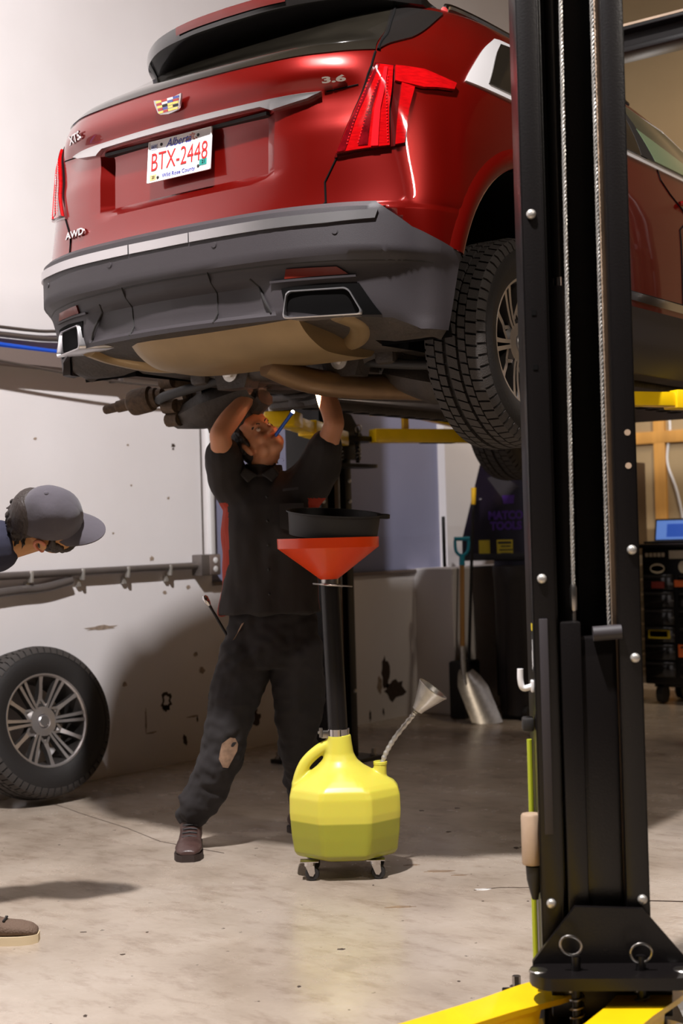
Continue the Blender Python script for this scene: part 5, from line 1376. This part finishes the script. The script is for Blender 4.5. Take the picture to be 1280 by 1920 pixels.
def head(mb, H):
    """skull, jaw, face in head coordinates: X = person's left, Y = forward, Z = crown; H maps to world"""
    R = H.to_3x3()
    e = lambda c, r, rot=None: ellip(mb, H @ Vector(c), r, R @ rot if rot is not None else R)
    e((0, -.012, .045), (.076, .094, .083)); e((0, .0, -.005), (.068, .082, .085)); e((0, .022, -.055), (.058, .062, .055)); e((0, .042, -.088), (.036, .040, .028))
    e((0, .066, -.092), (.021, .018, .018)); e((0, .074, .028), (.05, .018, .012)); e((0, .062, .055), (.055, .028, .035))
    for s in (1, -1):
        e((s*.034, .056, -.028), (.026, .026, .024)); e((s*.030, .064, .004), (.017, .013, .012)); e((s*.045, .02, -.065), (.022, .04, .03))
        e((s*.080, -.006, -.020), (.011, .021, .034), Matrix.Rotation(s*-.35, 3, 'Z')); e((s*.080, -.014, .004), (.006, .012, .014)); e((s*.072, .0, -.035), (.008, .010, .012))
        e((s*.011, .088, -.032), (.009, .010, .008))
    e((0, .084, -.005), (.009, .016, .026), Matrix.Rotation(-.3, 3, 'X')); e((0, .096, -.028), (.012, .014, .011))
    e((0, .079, -.056), (.024, .012, .0065)); e((0, .076, -.068), (.021, .012, .0075))
def face_bits(H, root, iris=(60, 40, 28)):
    R = H.to_3x3()
    for s in (1, -1):
        ey_ = MB().ball(H @ Vector((s*.030, .067, .004)), .0122, 14, 10).build('eye', mat('eyeball', rgb(226, 216, 208), rough=.15), root)
        MB().ball(H @ Vector((s*.030, .0745, .0055)), (.0056, .005, .0056), 10, 6, R).build('iris', mat('iris', rgb(*iris), rough=.1), ey_)
        P = [H @ Vector((s*x, y, z)) for x, y, z in ((.012, .083, .020), (.024, .084, .026), (.038, .077, .027), (.050, .064, .021))]
        MB().tube(spline(P, 4), [.0025]+[.0042]*11+[.002], 8).build('eyebrow', M_['hair'], root)
    P = [H @ Vector(v) for v in ((-.022, .080, -.0605), (-.009, .0885, -.059), (0, .0895, -.0605), (.009, .0885, -.059), (.022, .080, -.0605))]
    MB().tube(spline(P, 4), [.0015]+[.0042]*15+[.0015], 8).build('lips', mat('lips', rgb(150, 82, 68), rough=.45), root)
def hand(mb, wrist, dirv, palmn, side, curl=.9, spread=1.0):
    """palm with four unequal fingers and a thumb; dirv points along the hand, palmn out of the palm"""
    d = Vector(dirv).normalized(); p = Vector(palmn); p = (p-d*p.dot(d)).normalized(); s = d.cross(p)*side; w0 = Vector(wrist)
    M3 = Matrix((s, d, p)).transposed()
    ellip(mb, w0+d*.045, (.040, .052, .016), M3); ellip(mb, w0+d*.015, (.028, .035, .018), M3)
    for x, L, k in ((-.030, .062, 1.1), (-.010, .074, 1.0), (.010, .080, 1.0), (.029, .072, 1.05)):
        base = w0+d*.082+s*x*spread; P = [base-d*.02]; a = .25; q = base
        for seg in (.42, .32, .26):
            P.append(q); a += curl*k*.62; q = q+(d*math.cos(a)+p*math.sin(a))*L*seg
        P.append(q); mb.tube(spline(P, 3), [.0098]*4+[.009]*3+[.0085]*3+[.008]*3, 10); mb.ball(q, .008, 8, 6)
    b = w0+d*.025+s*.032
    P = [b, b+s*.024+d*.022+p*.008, b+s*.034+d*.045+p*.022, b+s*.030+d*.064+p*.034]
    mb.tube(spline(P, 3), [.0125]*4+[.0105]*3+[.0095]*3, 10); mb.ball(P[-1], .0094, 8, 6)
def boot_mb(ank, fwd, k_=1.0):
    """ankle point above the floor; returns upper, sole builders"""
    f = Vector((fwd[0], fwd[1], 0)).normalized(); r = Vector((f.y, -f.x, 0)); o = Vector((ank[0], ank[1], 0))
    up, so = MB(), MB()
    secs = [(-.075, .034, .02, .085), (-.06, .039, .02, .10), (-.02, .042, .02, .105), (.03, .041, .02, .105), (.07, .043, .02, .088), (.11, .048, .02, .075), (.15, .050, .02, .070), (.185, .044, .02, .060), (.205, .028, .022, .045)]
    P = []
    for y, w_, z0, z1 in secs:
        row = []
        for k in range(16):
            a = 2*PI*k/16; row.append(o+f*y*k_+r*(k_*w_*math.cos(a))+Vector((0, 0, (z0+z1)/2+(z1-z0)/2*math.sin(a))))
        P.append(row+[row[0]])
    up.grid(P); up.add(P[0][:-1], [tuple(range(16))]); up.add(P[-1][:-1], [tuple(range(16))])
    limb(up, [o+f*-.02+Vector((0, 0, .08)), o+f*-.025+Vector((0, 0, .15))], [.048, .050])
    out = [(-.085, .025), (-.07, .038), (-.02, .040), (.05, .041), (.11, .050), (.155, .052), (.19, .042), (.208, .022)]
    poly = [(w_*k_, y*k_) for y, w_ in out]+[(-w_*k_, y*k_) for y, w_ in reversed(out)]
    so.prism(poly, o, r, f, (0, 0, 1), .028)
    return up, so, o, f, r
def split_faces(me, test):
    """two meshes from one: faces whose centre passes the test, and the rest"""
    a = me.copy(); b = me.copy()
    for m_, keep in ((a, True), (b, False)):
        bm = bmesh.new(); bm.from_mesh(m_); kill = [f for f in bm.faces if bool(test(f.calc_center_median())) != keep]
        bmesh.ops.delete(bm, geom=kill, context='FACES'); bm.to_mesh(m_); bm.free()
    return a, b
def wrinkle(me, amp, f, test=None, seed=0, stretch=(1, 1, 1)):
    from mathutils import noise
    n = len(me.vertices); co = [v.co.copy() for v in me.vertices]; no = [v.normal.copy() for v in me.vertices]
    for i, v in enumerate(me.vertices):
        p = co[i]; k = test(p) if test else 1
        if k: v.co = p+no[i]*(amp*k*noise.noise(Vector((p.x*stretch[0], p.y*stretch[1], p.z*stretch[2]))*f+Vector((seed, 0, 0))))
    me.update()

# ---- the mechanic under the car
O1 = Vector((-3.83, 4.60, 0)); ER, EF = Vector((.8, .6, 0)), Vector((.6, -.8, 0))
W1 = frame_pt(O1, ER, EF)
P1_ = empty('person', O1); tag(P1_, 'person in charcoal work shirt reaching up under the red car, pen light in mouth', 'person')
fz = Vector((.36, .45, .0)); 
fwd = (ER*.40+EF*.72+Vector((0, 0, .56))).normalized()
crown = (ER*-.70+EF*-.28+Vector((0, 0, .66))); crown = (crown-fwd*crown.dot(fwd)).normalized(); left = crown.cross(fwd)*-1
left = fwd.cross(crown)*1
# X must be the person's left with Y forward and Z crown: X = Y x Z
HX = fwd.cross(crown); Hm = Matrix((HX, fwd, crown)).transposed().to_4x4(); Hm.translation = W1(-.035, .06, 1.715)
body = MB()
head(body, Hm)
limb(body, [W1(-.03, -.0, 1.52), W1(-.03, .015, 1.60), Hm @ Vector((0, -.015, -.06))], [.066, .060, .062])
loft(body, [(W1(0, 0, .84), .13, .09), (W1(0, 0, .95), .15, .10), (W1(0, 0, 1.10), .135, .09), (W1(0, .0, 1.30), .155, .10), (W1(0, 0, 1.45), .16, .095), (W1(0, -.0, 1.55), .10, .07)], ER, EF)
# arms (image-left arm = his right)
RS, RE, RW = W1(-.165, .02, 1.555), W1(-.182, .21, 1.725), W1(-.035, .10, 1.925)
LS, LE, LW_ = W1(.19, .02, 1.565), W1(.285, .17, 1.76), W1(.205, .02, 2.02)
limb(body, [RS, (RS+RE)/2+Vector((0, 0, -.012)), RE], [.056, .053, .043]); limb(body, [RE, RE+(RW-RE)*.3-ER*.006, RW], [.043, .045, .029])
limb(body, [LS, (LS+LE)/2+Vector((0, 0, -.012)), LE], [.056, .051, .042]); limb(body, [LE, LE+(LW_-LE)*.3+ER*.006, LW_], [.042, .044, .029])
limb(body, [W1(-.10, 0, 1.50), RS], [.075, .062]); limb(body, [W1(.10, 0, 1.51), LS], [.075, .062])
hand(body, LW_, (LW_-LE)+ER*-.05, ER*-1, 1, .7); hand(body, RW, (RW-RE)+ER*.02, EF*-.6+ER*.6, -1, .8)
# legs
HR, KR, AR = W1(-.105, 0, .86), W1(-.205, .06, .475), W1(-.365, -.02, .10)
HL, KL, AL = W1(.105, 0, .86), W1(.10, .0, .46), W1(.105, -.28, .10)
limb(body, [HR, (HR+KR)/2, KR], [.085, .075, .055]); limb(body, [KR, KR+(AR-KR)*.3, KR+(AR-KR)*.62], [.055, .056, .045])
limb(body, [HL, (HL+KL)/2, KL], [.085, .075, .055]); limb(body, [KL, KL+(AL-KL)*.3, KL+(AL-KL)*.62], [.055, .056, .045])
me = remesh(body, .006, 3, .5); me.materials.append(M_['skin']); finish(me, True, 180)
B1 = link('body', me, P1_); B1.matrix_parent_inverse = Matrix.Translation(-O1)
def hang(o): o.matrix_parent_inverse = Matrix.Translation(-o.parent.matrix_world.translation) if False else o.matrix_parent_inverse; return o
SK = empty('x') ; bpy.data.objects.remove(SK)
def part1(name, mb_or_me, m, root, O, smooth=60, label=None):
    if isinstance(mb_or_me, MB): o = mb_or_me.build(name, m, root, angle=smooth)
    else:
        for q in (m if isinstance(m, list) else [m]): mb_or_me.materials.append(q)
        finish(mb_or_me, True, 180); o = link(name, mb_or_me, root)
    o.matrix_parent_inverse = Matrix.Translation(-Vector(O))
    if label: o['label'] = label
    return o
B1.matrix_parent_inverse = Matrix.Translation(-O1)
# face: objects in world coordinates hung on the person
FR = empty('face', parent=P1_); FR.matrix_parent_inverse = Matrix.Translation(-O1); face_bits(Hm, FR)
# hair: cap of tufts over the back and crown
hair = MB(); Rh = Hm.to_3x3()
ellip(hair, Hm @ Vector((0, -.028, .052)), (.083, .094, .088), Rh); ellip(hair, Hm @ Vector((0, -.055, -.01)), (.076, .062, .085), Rh); ellip(hair, Hm @ Vector((0, .034, .098)), (.070, .064, .048), Rh)
rnd = random.Random(4)
for k in range(90):
    a = rnd.uniform(-PI, PI); t = rnd.uniform(.1, 1.75)
    if math.cos(a)*math.sin(t) > .45 and t > .95: continue
    dv = Vector((math.sin(t)*math.sin(a), math.sin(t)*math.cos(a), math.cos(t)))
    b = Vector((0, -.025, .04))+Vector((dv.x*.078, dv.y*.092, dv.z*.086)); tip = b+dv*.012+Vector((rnd.uniform(-.01, .01), -.014, -.03-.02*rnd.random()))+Vector((0, .02 if dv.y > .3 else 0, 0))
    hair.tube([Hm @ b, Hm @ ((b+tip)/2+dv*.010), Hm @ tip], [.012, .0095, .003], 7)
for s in (1, -1):
    hair.tube([Hm @ Vector((s*.074, .012, .03)), Hm @ Vector((s*.076, .014, 0)), Hm @ Vector((s*.075, .012, -.02))], [.012, .010, .004], 8)
    for k in range(3): hair.tube([Hm @ Vector((s*(.06-.02*k), -.075, -.05)), Hm @ Vector((s*(.066-.02*k), -.085, -.085)), Hm @ Vector((s*(.075-.02*k), -.10, -.105))], [.016, .012, .003], 7)
part1('hair', remesh(hair, .0045, 2, .4), M_['hair'], P1_, O1)
# work shirt: trunk, short sleeves, collar
sh = MB()
loft(sh, [(W1(-.005, .0, .985), .215, .135), (W1(-.005, .0, 1.02), .21, .135), (W1(-.0, 0, 1.10), .20, .13), (W1(.0, 0, 1.22), .198, .132), (W1(.003, .0, 1.34), .202, .135), (W1(.005, 0, 1.44), .195, .128), (W1(.0, 0, 1.52), .155, .105), (W1(-.02, .0, 1.575), .085, .082), (W1(-.03, .0, 1.60), .072, .074)], ER, EF)
limb(sh, [W1(-.10, 0, 1.47), RS+(RE-RS)*.12+Vector((0, 0, -.02)), RS+(RE-RS)*.58+Vector((0, 0, -.005))], [.105, .088, .076])
limb(sh, [W1(.10, 0, 1.47), LS+(LE-LS)*.12+Vector((0, 0, -.02)), LS+(LE-LS)*.58+Vector((0, 0, -.005))], [.105, .088, .074])
me = remesh(sh, .007, 4, .5)
wrinkle(me, .012, 7, seed=3, stretch=(1.3, 1.3, .45)); wrinkle(me, .007, 15, seed=9, stretch=(1.2, 1.2, .7))
def red_zone(p):
    d = p-O1; r = d.dot(ER); f = d.dot(EF); z = p.z
    if r < 0: return r < -.166-.0*(z) and abs(f) < .10+.0*z and z < 1.47-(f > .03)*.02 and z > .9 and abs(f) < (.035+.16*max(0, min(1, (z-1.12)/.28)))
    return r > .168 and abs(f) < .02+.13*max(0, min(1, (z-1.15)/.28)) and 1.0 < z < 1.46
pan, rest = split_faces(me, red_zone)
part1('shirt', rest, M_['shirt'], P1_, O1); part1('side_panel', pan, M_['shirt_red'], P1_, O1, label='red panel under the sleeve of the shirt')
col = MB(); P = []
col.lathe([(.07, -.03), (.095, -.03), (.09, .02), (.075, .02)], 32, W1(-.03, 0, 1.585), closed=True)
for i in range(33):
    a = 2*PI*i/32; rr = .084; z = 1.585-.020*math.cos(a); 
    c = W1(-.03+rr*math.sin(a), rr*.95*math.cos(a), z)
    op = 1 if math.cos(a) > .9 else 0
    P.append([c, c+(c-W1(-.03, 0, z))*.18+Vector((0, 0, .045)), c+(c-W1(-.03, 0, z))*.42+Vector((0, 0, .025)), c+(c-W1(-.03, 0, z))*.55+Vector((0, 0, -.018))])
col.grid(P)
for s in (1, -1):
    a0 = W1(-.03+s*.01, .085, 1.565); col.prism([(0, 0), (s*.05, .03), (s*.07, .0), (s*.04, -.035)], a0-EF*.0, ER, Vector((0, 0, 1)), EF, .045)
part1('collar', remesh(col, .005, 2, .4), M_['shirt'], P1_, O1)
pk = MB()
pk.prism([(0, 0), (.10, 0), (.10, -.10), (.05, -.115), (0, -.10)], W1(.05, .148, 1.44), ER, Vector((0, 0, 1)), EF, .004)
for z in (1.5, 1.40, 1.30, 1.20, 1.10): pk.add([], [])
part1('chest_pocket', pk, M_['shirt'], P1_, O1)
tg = MB().prism([(0, 0), (.065, .006), (.065, .016), (0, .010)], W1(.065, .153, 1.49), ER, Vector((0, 0, 1)), EF, .003)
part1('name_strip', tg, M_['plastic_grey'], P1_, O1)
bt = MB()
for z in (1.47, 1.37, 1.27, 1.17, 1.07): bt.ball(W1(.0, .143, z), (.006, .006, .006), 8, 6)
part1('shirt_button', bt, M_['black'], P1_, O1)
# trousers
tr = MB()
loft(tr, [(W1(0, 0, .76), .15, .115), (W1(0, 0, .84), .188, .125), (W1(0, 0, .92), .190, .125), (W1(0, 0, 1.03), .178, .115)], ER, EF)
hem_r = AR+Vector((0, 0, .042))-EF*.02; hem_l = AL+Vector((0, 0, .05))
limb(tr, [HR+Vector((0, 0, -.03)), HR+(KR-HR)*.5, KR, KR+(hem_r-KR)*.55+ER*.015, hem_r+(KR-hem_r)*.22+ER*.004, hem_r], [.115, .108, .093, .092, .080, .066], 18)
limb(tr, [HL+Vector((0, 0, -.03)), HL+(KL-HL)*.5, KL, KL+(hem_l-KL)*.55, hem_l+(KL-hem_l)*.2, hem_l], [.115, .108, .088, .085, .078, .062], 18)
for c, ax, R_ in ((hem_r+Vector((0, 0, .0)), (.2, .1, 1), .062), (hem_r+Vector((0, 0, .085))+ER*.010, (-.3, .1, 1), .072), (hem_l+Vector((0, 0, .03)), (.15, 0, 1), .068), (hem_l+Vector((0, 0, .09)), (-.2, 0, 1), .076)):
    q = Vector(ax).normalized().to_track_quat('Z', 'Y').to_matrix()
    ring = [c+q @ Vector((R_*.80*math.cos(2*PI*i/20), R_*.80*math.sin(2*PI*i/20), 0)) for i in range(21)]
    tr.tube(ring, .016, 8, cap=False)
me = remesh(tr, .007, 3, .5)
wrinkle(me, .020, 9, lambda p: .6+.6*(p.z < .62), 2, (1, 1, .9)); wrinkle(me, .008, 22, None, 8, (1, 1, 1.3))
TRO = part1('trousers', me, M_['trouser'], P1_, O1)
# worn patches on knee and pocket
def on_surface(me, c, d):
    from mathutils.bvhtree import BVHTree
    bm = bmesh.new(); bm.from_mesh(me); t = BVHTree.FromBMesh(bm); h = t.ray_cast(Vector(c), Vector(d)); bm.free(); return h
def cloth_patch(name, c, outline, m):
    P = []
    for a, b in [(0, 0)]+outline:
        h = on_surface(TRO.data, c+ER*a+Vector((0, 0, b))+EF*.3, -EF); P.append((h[0] if h[0] else c)+EF*.003)
    n = len(outline); mb = MB().add(P, [(0, 1+i, 1+(i+1) % n) for i in range(n)]); part1(name, mb, m, P1_, O1)
cloth_patch('knee_stain', W1(-.19, 0, .43), [(.035, .055), (.015, .06), (-.02, .035), (-.03, .0), (-.035, -.03), (-.02, -.065), (.0, -.07), (.02, -.035), (.04, .0), (.045, .03)], M_['stain'])
cloth_patch('pocket_wear', W1(-.135, 0, .915), [(.026, .04), (.015, .035), (-.02, -.03), (-.026, -.035), (-.015, -.025)], M_['stain'])
for (A, K_, fw_, nm) in ((AR, KR, EF+ER*.05, 'right'), (AL, KL, EF*.75+ER*.5, 'left')):
    bx, so, o, f, r = boot_mb(A, fw_, 1.14)
    bt = part1('boot', remesh(bx, .0055, 3, .5), M_['boot'], P1_, O1)
    s_ = so.build('sole', M_['sole'], bt, angle=40); s_.matrix_parent_inverse = Matrix.Translation(-O1) if False else Matrix.Identity(4)
    lc = MB()
    for k in range(4): lc.tube([o+f*(.03+.024*k)+r*-.03+Vector((0, 0, .108-.011*k)), o+f*(.036+.024*k)+Vector((0, 0, .113-.0105*k)), o+f*(.03+.024*k)+r*.03+Vector((0, 0, .108-.011*k))], .0035, 6)
    l_ = lc.build('laces', M_['black'], bt)
# dark work glove on the raised right hand
gl = MB(); hand(gl, RW+(RW-RE).normalized()*.0, (RW-RE)+ER*.02, EF*-.6+ER*.6, -1, .8)
limb(gl, [RW-(RW-RE).normalized()*.02, RW+(RW-RE).normalized()*.03], [.036, .036])
gme = remesh(gl, .005, 1, .3)
for v in gme.vertices: v.co += v.normal*.004
part1('glove', gme, M_['black'], P1_, O1, label='black glove on the raised hand')
# pen light held in the mouth; ratchet in the pocket
m0 = Hm @ Vector((.0, .082, -.0605)); m1 = m0+(ER*.52+Vector((0, 0, .62))+EF*.40).normalized()*.135
PL = empty('pen_light', m0); tag(PL, 'small blue pen light held in the mouth of the mechanic', 'flashlight')
dd = (m1-m0)
MB().tube([dd*-.05, dd*.0, dd*.9, dd*.92, dd], [.0065, .0075, .0075, .0085, .0085], 14).build('barrel', mat('blue_anodised', rgb(30, 78, 170), rough=.3, metal=.4), PL)
MB().ball(dd*1.01, .0075, 10, 8).build('bulb', mat('lit_bulb', (1, .97, .9, 1), emit=14), PL)
sp_ = bpy.data.lights.new('pen_beam', 'SPOT'); sp_.energy = 90; sp_.spot_size = .62; sp_.spot_blend = .5; sp_.shadow_soft_size = .008; sp_.color = (1, .96, .9)
so_ = bpy.data.objects.new('pen_beam', sp_); COL.objects.link(so_); so_.location = m1+dd.normalized()*.012
aim = (W1(.225, .09, 1.87)-so_.location); so_.rotation_euler = aim.to_track_quat('-Z', 'Y').to_euler()
rb = W1(-.205, .03, .93)
RT = empty('ratchet', rb); tag(RT, 'chrome ratchet handle sticking out of the hip pocket of the mechanic', 'ratchet')
tipv = ER*-.055+Vector((0, 0, .10))
MB().tube([tipv*-.3, tipv*.75, tipv], [.006, .006, .007], 10).build('handle', M_['black'], RT)
MB().tube([tipv*.95, tipv*1.1, tipv*1.28, tipv*1.36], [.007, .0125, .0135, .008], 12).build('ratchet_head', M_['chrome'], RT)
sk = MB(); sk.tube([tipv*-.15, tipv*.1], [.015, .013], 12); sk.build('pocket_edge', M_['trouser'], RT) if False else None

# ---- the onlooker bending in from the left
O2 = Vector((-3.99, 2.76, 0)); E2R, E2F = Vector((.8, .6, 0)), Vector((.6, -.8, 0))
W2 = frame_pt(O2, E2R, E2F)
P2_ = empty('person', O2); tag(P2_, 'person in grey cap bending forward at the left edge, looking under the car', 'person')
C2 = Vector((-3.59, 3.18, 1.385))                      # middle of the head
f2 = (E2R*.95+E2F*-.05+Vector((0, 0, -.22))).normalized()
c2 = (E2R*.22+E2F*.78+Vector((0, 0, .62))); c2 = (c2-f2*c2.dot(f2)).normalized(); x2 = f2.cross(c2)
H2 = Matrix((x2, f2, c2)).transposed().to_4x4(); H2.translation = C2-c2*.02
b2 = MB(); head(b2, H2)
NK = H2 @ Vector((0, -.05, -.08)); CH = W2(.12, -.02, 1.22); PV = W2(-.22, -.05, .96)
limb(b2, [CH, (CH+NK)/2+Vector((0, 0, .0)), NK], [.07, .062, .06])
ax2 = (CH-PV).normalized(); sd2 = E2F
loft(b2, [(PV-ax2*.05, .14, .09), (PV+ax2*.12, .135, .09), (PV+ax2*.32, .16, .10), (CH, .12, .08)], sd2, ax2.cross(sd2))
S2a, E2a, H2a = CH+E2F*.17-ax2*.05, W2(-.03, .22, .98), W2(.08, .16, .76)
S2b, E2b, H2b = CH-E2F*.17-ax2*.05, W2(.0, -.26, .98), W2(.12, -.2, .78)
for a, b, c_, s in ((S2a, E2a, H2a, -1), (S2b, E2b, H2b, 1)):
    limb(b2, [a, (a+b)/2, b], [.052, .048, .04]); limb(b2, [b, b+(c_-b)*.3, c_], [.04, .042, .028]); hand(b2, c_, (c_-b), E2F*s, s, .6)
FA, FB2 = W2(.30, -.07, .10), W2(-.42, -.10, .10)
KA, KB = W2(.20, .02, .50), W2(-.26, -.10, .50)
HA, HB = PV+E2F*.10+Vector((0, 0, -.06)), PV-E2F*.10+Vector((0, 0, -.06))
for a, b, c_ in ((HA, KA, FA), (HB, KB, FB2)):
    limb(b2, [a, (a+b)/2, b], [.085, .075, .055]); limb(b2, [b, b+(c_-b)*.3, c_], [.055, .056, .04])
me = remesh(b2, .006, 3, .5); me.materials.append(M_['skin2']); finish(me, True, 180)
o = link('body', me, P2_); o.matrix_parent_inverse = Matrix.Translation(-O2)
FR = empty('face', parent=P2_); FR.matrix_parent_inverse = Matrix.Translation(-O2); face_bits(H2, FR)
R2_ = H2.to_3x3()
# beard and curls
bd = MB()
for s in (1, -1):
    ellip(bd, H2 @ Vector((s*.052, .018, -.055)), (.020, .045, .030), R2_); ellip(bd, H2 @ Vector((s*.066, .026, -.03)), (.012, .012, .035), R2_); ellip(bd, H2 @ Vector((s*.022, .070, -.050)), (.016, .010, .006), R2_)
ellip(bd, H2 @ Vector((0, .045, -.095)), (.040, .045, .026), R2_); ellip(bd, H2 @ Vector((0, .078, -.093)), (.022, .012, .018), R2_); ellip(bd, H2 @ Vector((0, .082, -.047)), (.02, .009, .005), R2_)
bm_ = remesh(bd, .004, 1, .4); wrinkle(bm_, .004, 90); part1('beard', bm_, M_['hair'], P2_, O2)
cu = MB(); rnd = random.Random(9)
ellip(cu, H2 @ Vector((0, -.066, .028)), (.082, .066, .088), R2_)
for k in range(70):
    a = rnd.uniform(-1.5, 1.5); z = rnd.uniform(-.03, .05)
    b = Vector((.078*math.sin(a), -.058-.066*math.cos(a), z)); dv = Vector((math.sin(a), -math.cos(a), -.2))
    P = [H2 @ (b+dv*(.004*i)+Vector((.006*math.cos(i*1.5+k), .004*math.sin(i*1.7+k), -.004*i+.005*math.sin(i*1.5+k)))) for i in range(6)]
    cu.tube(P, [.006, .0065, .006, .0055, .004, .002], 6)
part1('hair', remesh(cu, .004, 1, .4), M_['hair'], P2_, O2)
M_['ear'] = mat('ear_skin', rgb(178, 104, 74), rough=.5)
for s in (1, -1):
    er_ = MB(); P = [H2 @ Vector((s*(.087+.006*math.sin(t)), -.010-.018*math.cos(t), -.022+.030*math.sin(t))) for t in [-1.9+4.6*i/16 for i in range(17)]]
    er_.tube(P, [.0055]*14+[.006, .007, .007], 8); er_.ball(H2 @ Vector((s*.083, -.004, -.050)), (.007, .009, .010), 10, 6, R2_)
    part1('ear', er_, M_['ear'], P2_, O2)
    part1('ear_hollow', MB().ball(H2 @ Vector((s*.0865, -.008, -.022)), (.004, .010, .016), 10, 6, R2_), M_['hair'], P2_, O2)
# baseball cap: six-panel crown, button, curved peak
CP = empty('cap', parent=P2_); CP.matrix_parent_inverse = Matrix.Translation(-O2)
P = []
for i in range(13):
    t = i/12*PI*.5; row = []
    for k in range(48):
        a = 2*PI*k/48; seam_ = .0022*max(0, 1-abs(((a/(PI/3)) % 1)-.5)*2*6 if False else 0)
        d_ = abs(((a/(PI/3)+.5) % 1)-.5)*2; rr = 1-.018*max(0, 1-d_*9)*math.sin(t)
        st = math.sin(t)**.82; ct = math.cos(t)
        row.append(H2 @ Vector((.088*rr*st*math.sin(a), .001+.109*rr*st*math.cos(a), .020+.125*ct**.9+.006*math.cos(3*a)*st*0)))
    P.append(row+[row[0]])
P.append([H2 @ (H2.inverted() @ p+Vector((0, 0, -.010))) for p in P[-1]])
cr = MB().grid(P)
crm = cr.mesh('crown'); wrinkle(crm, .006, 16, None, 5); crm.materials.append(M_['cap']); finish(crm, True, 60)
cro = link('crown', crm, CP)
MB().ball(H2 @ Vector((0, -.012, .145)), (.009, .009, .006), 14, 8, R2_).build('button', M_['cap'], CP)
P = []; Q = []
for i in range(9):
    t = i/8; row = []; rq = []
    for k in range(21):
        s = -1+2*k/20; a = s*1.08
        x = .084*math.sin(a)*(1+.02*t); y0 = .002+.103*math.cos(a); y = y0+t*(.082*math.sqrt(max(0, 1-(s*.96)**2))**.9)
        z = .022-.018*s*s-.012*t
        row.append(H2 @ Vector((x, y, z))); rq.append(H2 @ Vector((x, y, z-.005)))
    P.append(row); Q.append(rq)
bk = MB().grid(P); bk.grid(Q, flip=True); rim_ = [(P[8][k], P[8][k+1], Q[8][k+1], Q[8][k]) for k in range(20)]
for q in rim_: bk.add(q, [(0, 1, 2, 3)])
bk.build('peak', M_['cap'], CP, angle=60)
# shirt, trousers, shoes
s2 = MB(); 
loft(s2, [(PV-ax2*.02, .18, .125), (PV+ax2*.12, .18, .12), (PV+ax2*.30, .205, .130), (CH-ax2*.04, .19, .11), (CH+ax2*.05, .10, .085)], sd2, ax2.cross(sd2))
limb(s2, [CH+E2F*.08-ax2*.05, S2a, S2a+(E2a-S2a)*.7], [.09, .075, .062]); limb(s2, [CH-E2F*.08-ax2*.05, S2b, S2b+(E2b-S2b)*.7], [.09, .075, .062])
nk = (NK-CH); limb(s2, [CH-nk*.1, CH+nk*.68], [.098, .088])
me = remesh(s2, .008, 3, .5); wrinkle(me, .01, 9); part1('shirt', me, M_['navy'], P2_, O2)
t2 = MB(); loft(t2, [(PV+Vector((0, 0, -.12)), .165, .12), (PV, .175, .125), (PV+ax2*.06, .170, .12)], E2F, E2R)
for a, b, c_ in ((HA, KA, FA), (HB, KB, FB2)): limb(t2, [a, (a+b)/2, b, (b+c_)/2, c_+Vector((0, 0, .02))-E2R*.01], [.11, .10, .082, .075, .066])
me = remesh(t2, .008, 3, .5); wrinkle(me, .015, 10); part1('trousers', me, M_['jeans'], P2_, O2)
for A, fw_ in ((FA, E2R*.98-E2F*.08), (FB2, E2R*.9+E2F*.2)):
    ux, so, o, f, r = boot_mb((A.x, A.y), fw_)
    shoe = part1('shoe', remesh(ux, .006, 3, .5), M_['shoe'], P2_, O2, label='brown knit shoe with a cream sole')
    so.build('midsole', M_['midsole'], shoe)
    lc = MB()
    for k in range(4): lc.tube([o+f*(.02+.026*k)+r*-.03+Vector((0, 0, .112-.012*k)), o+f*(.028+.026*k)+Vector((0, 0, .118-.0115*k)), o+f*(.02+.026*k)+r*.03+Vector((0, 0, .112-.012*k))], .004, 6)
    lc.build('laces', M_['black'], shoe)
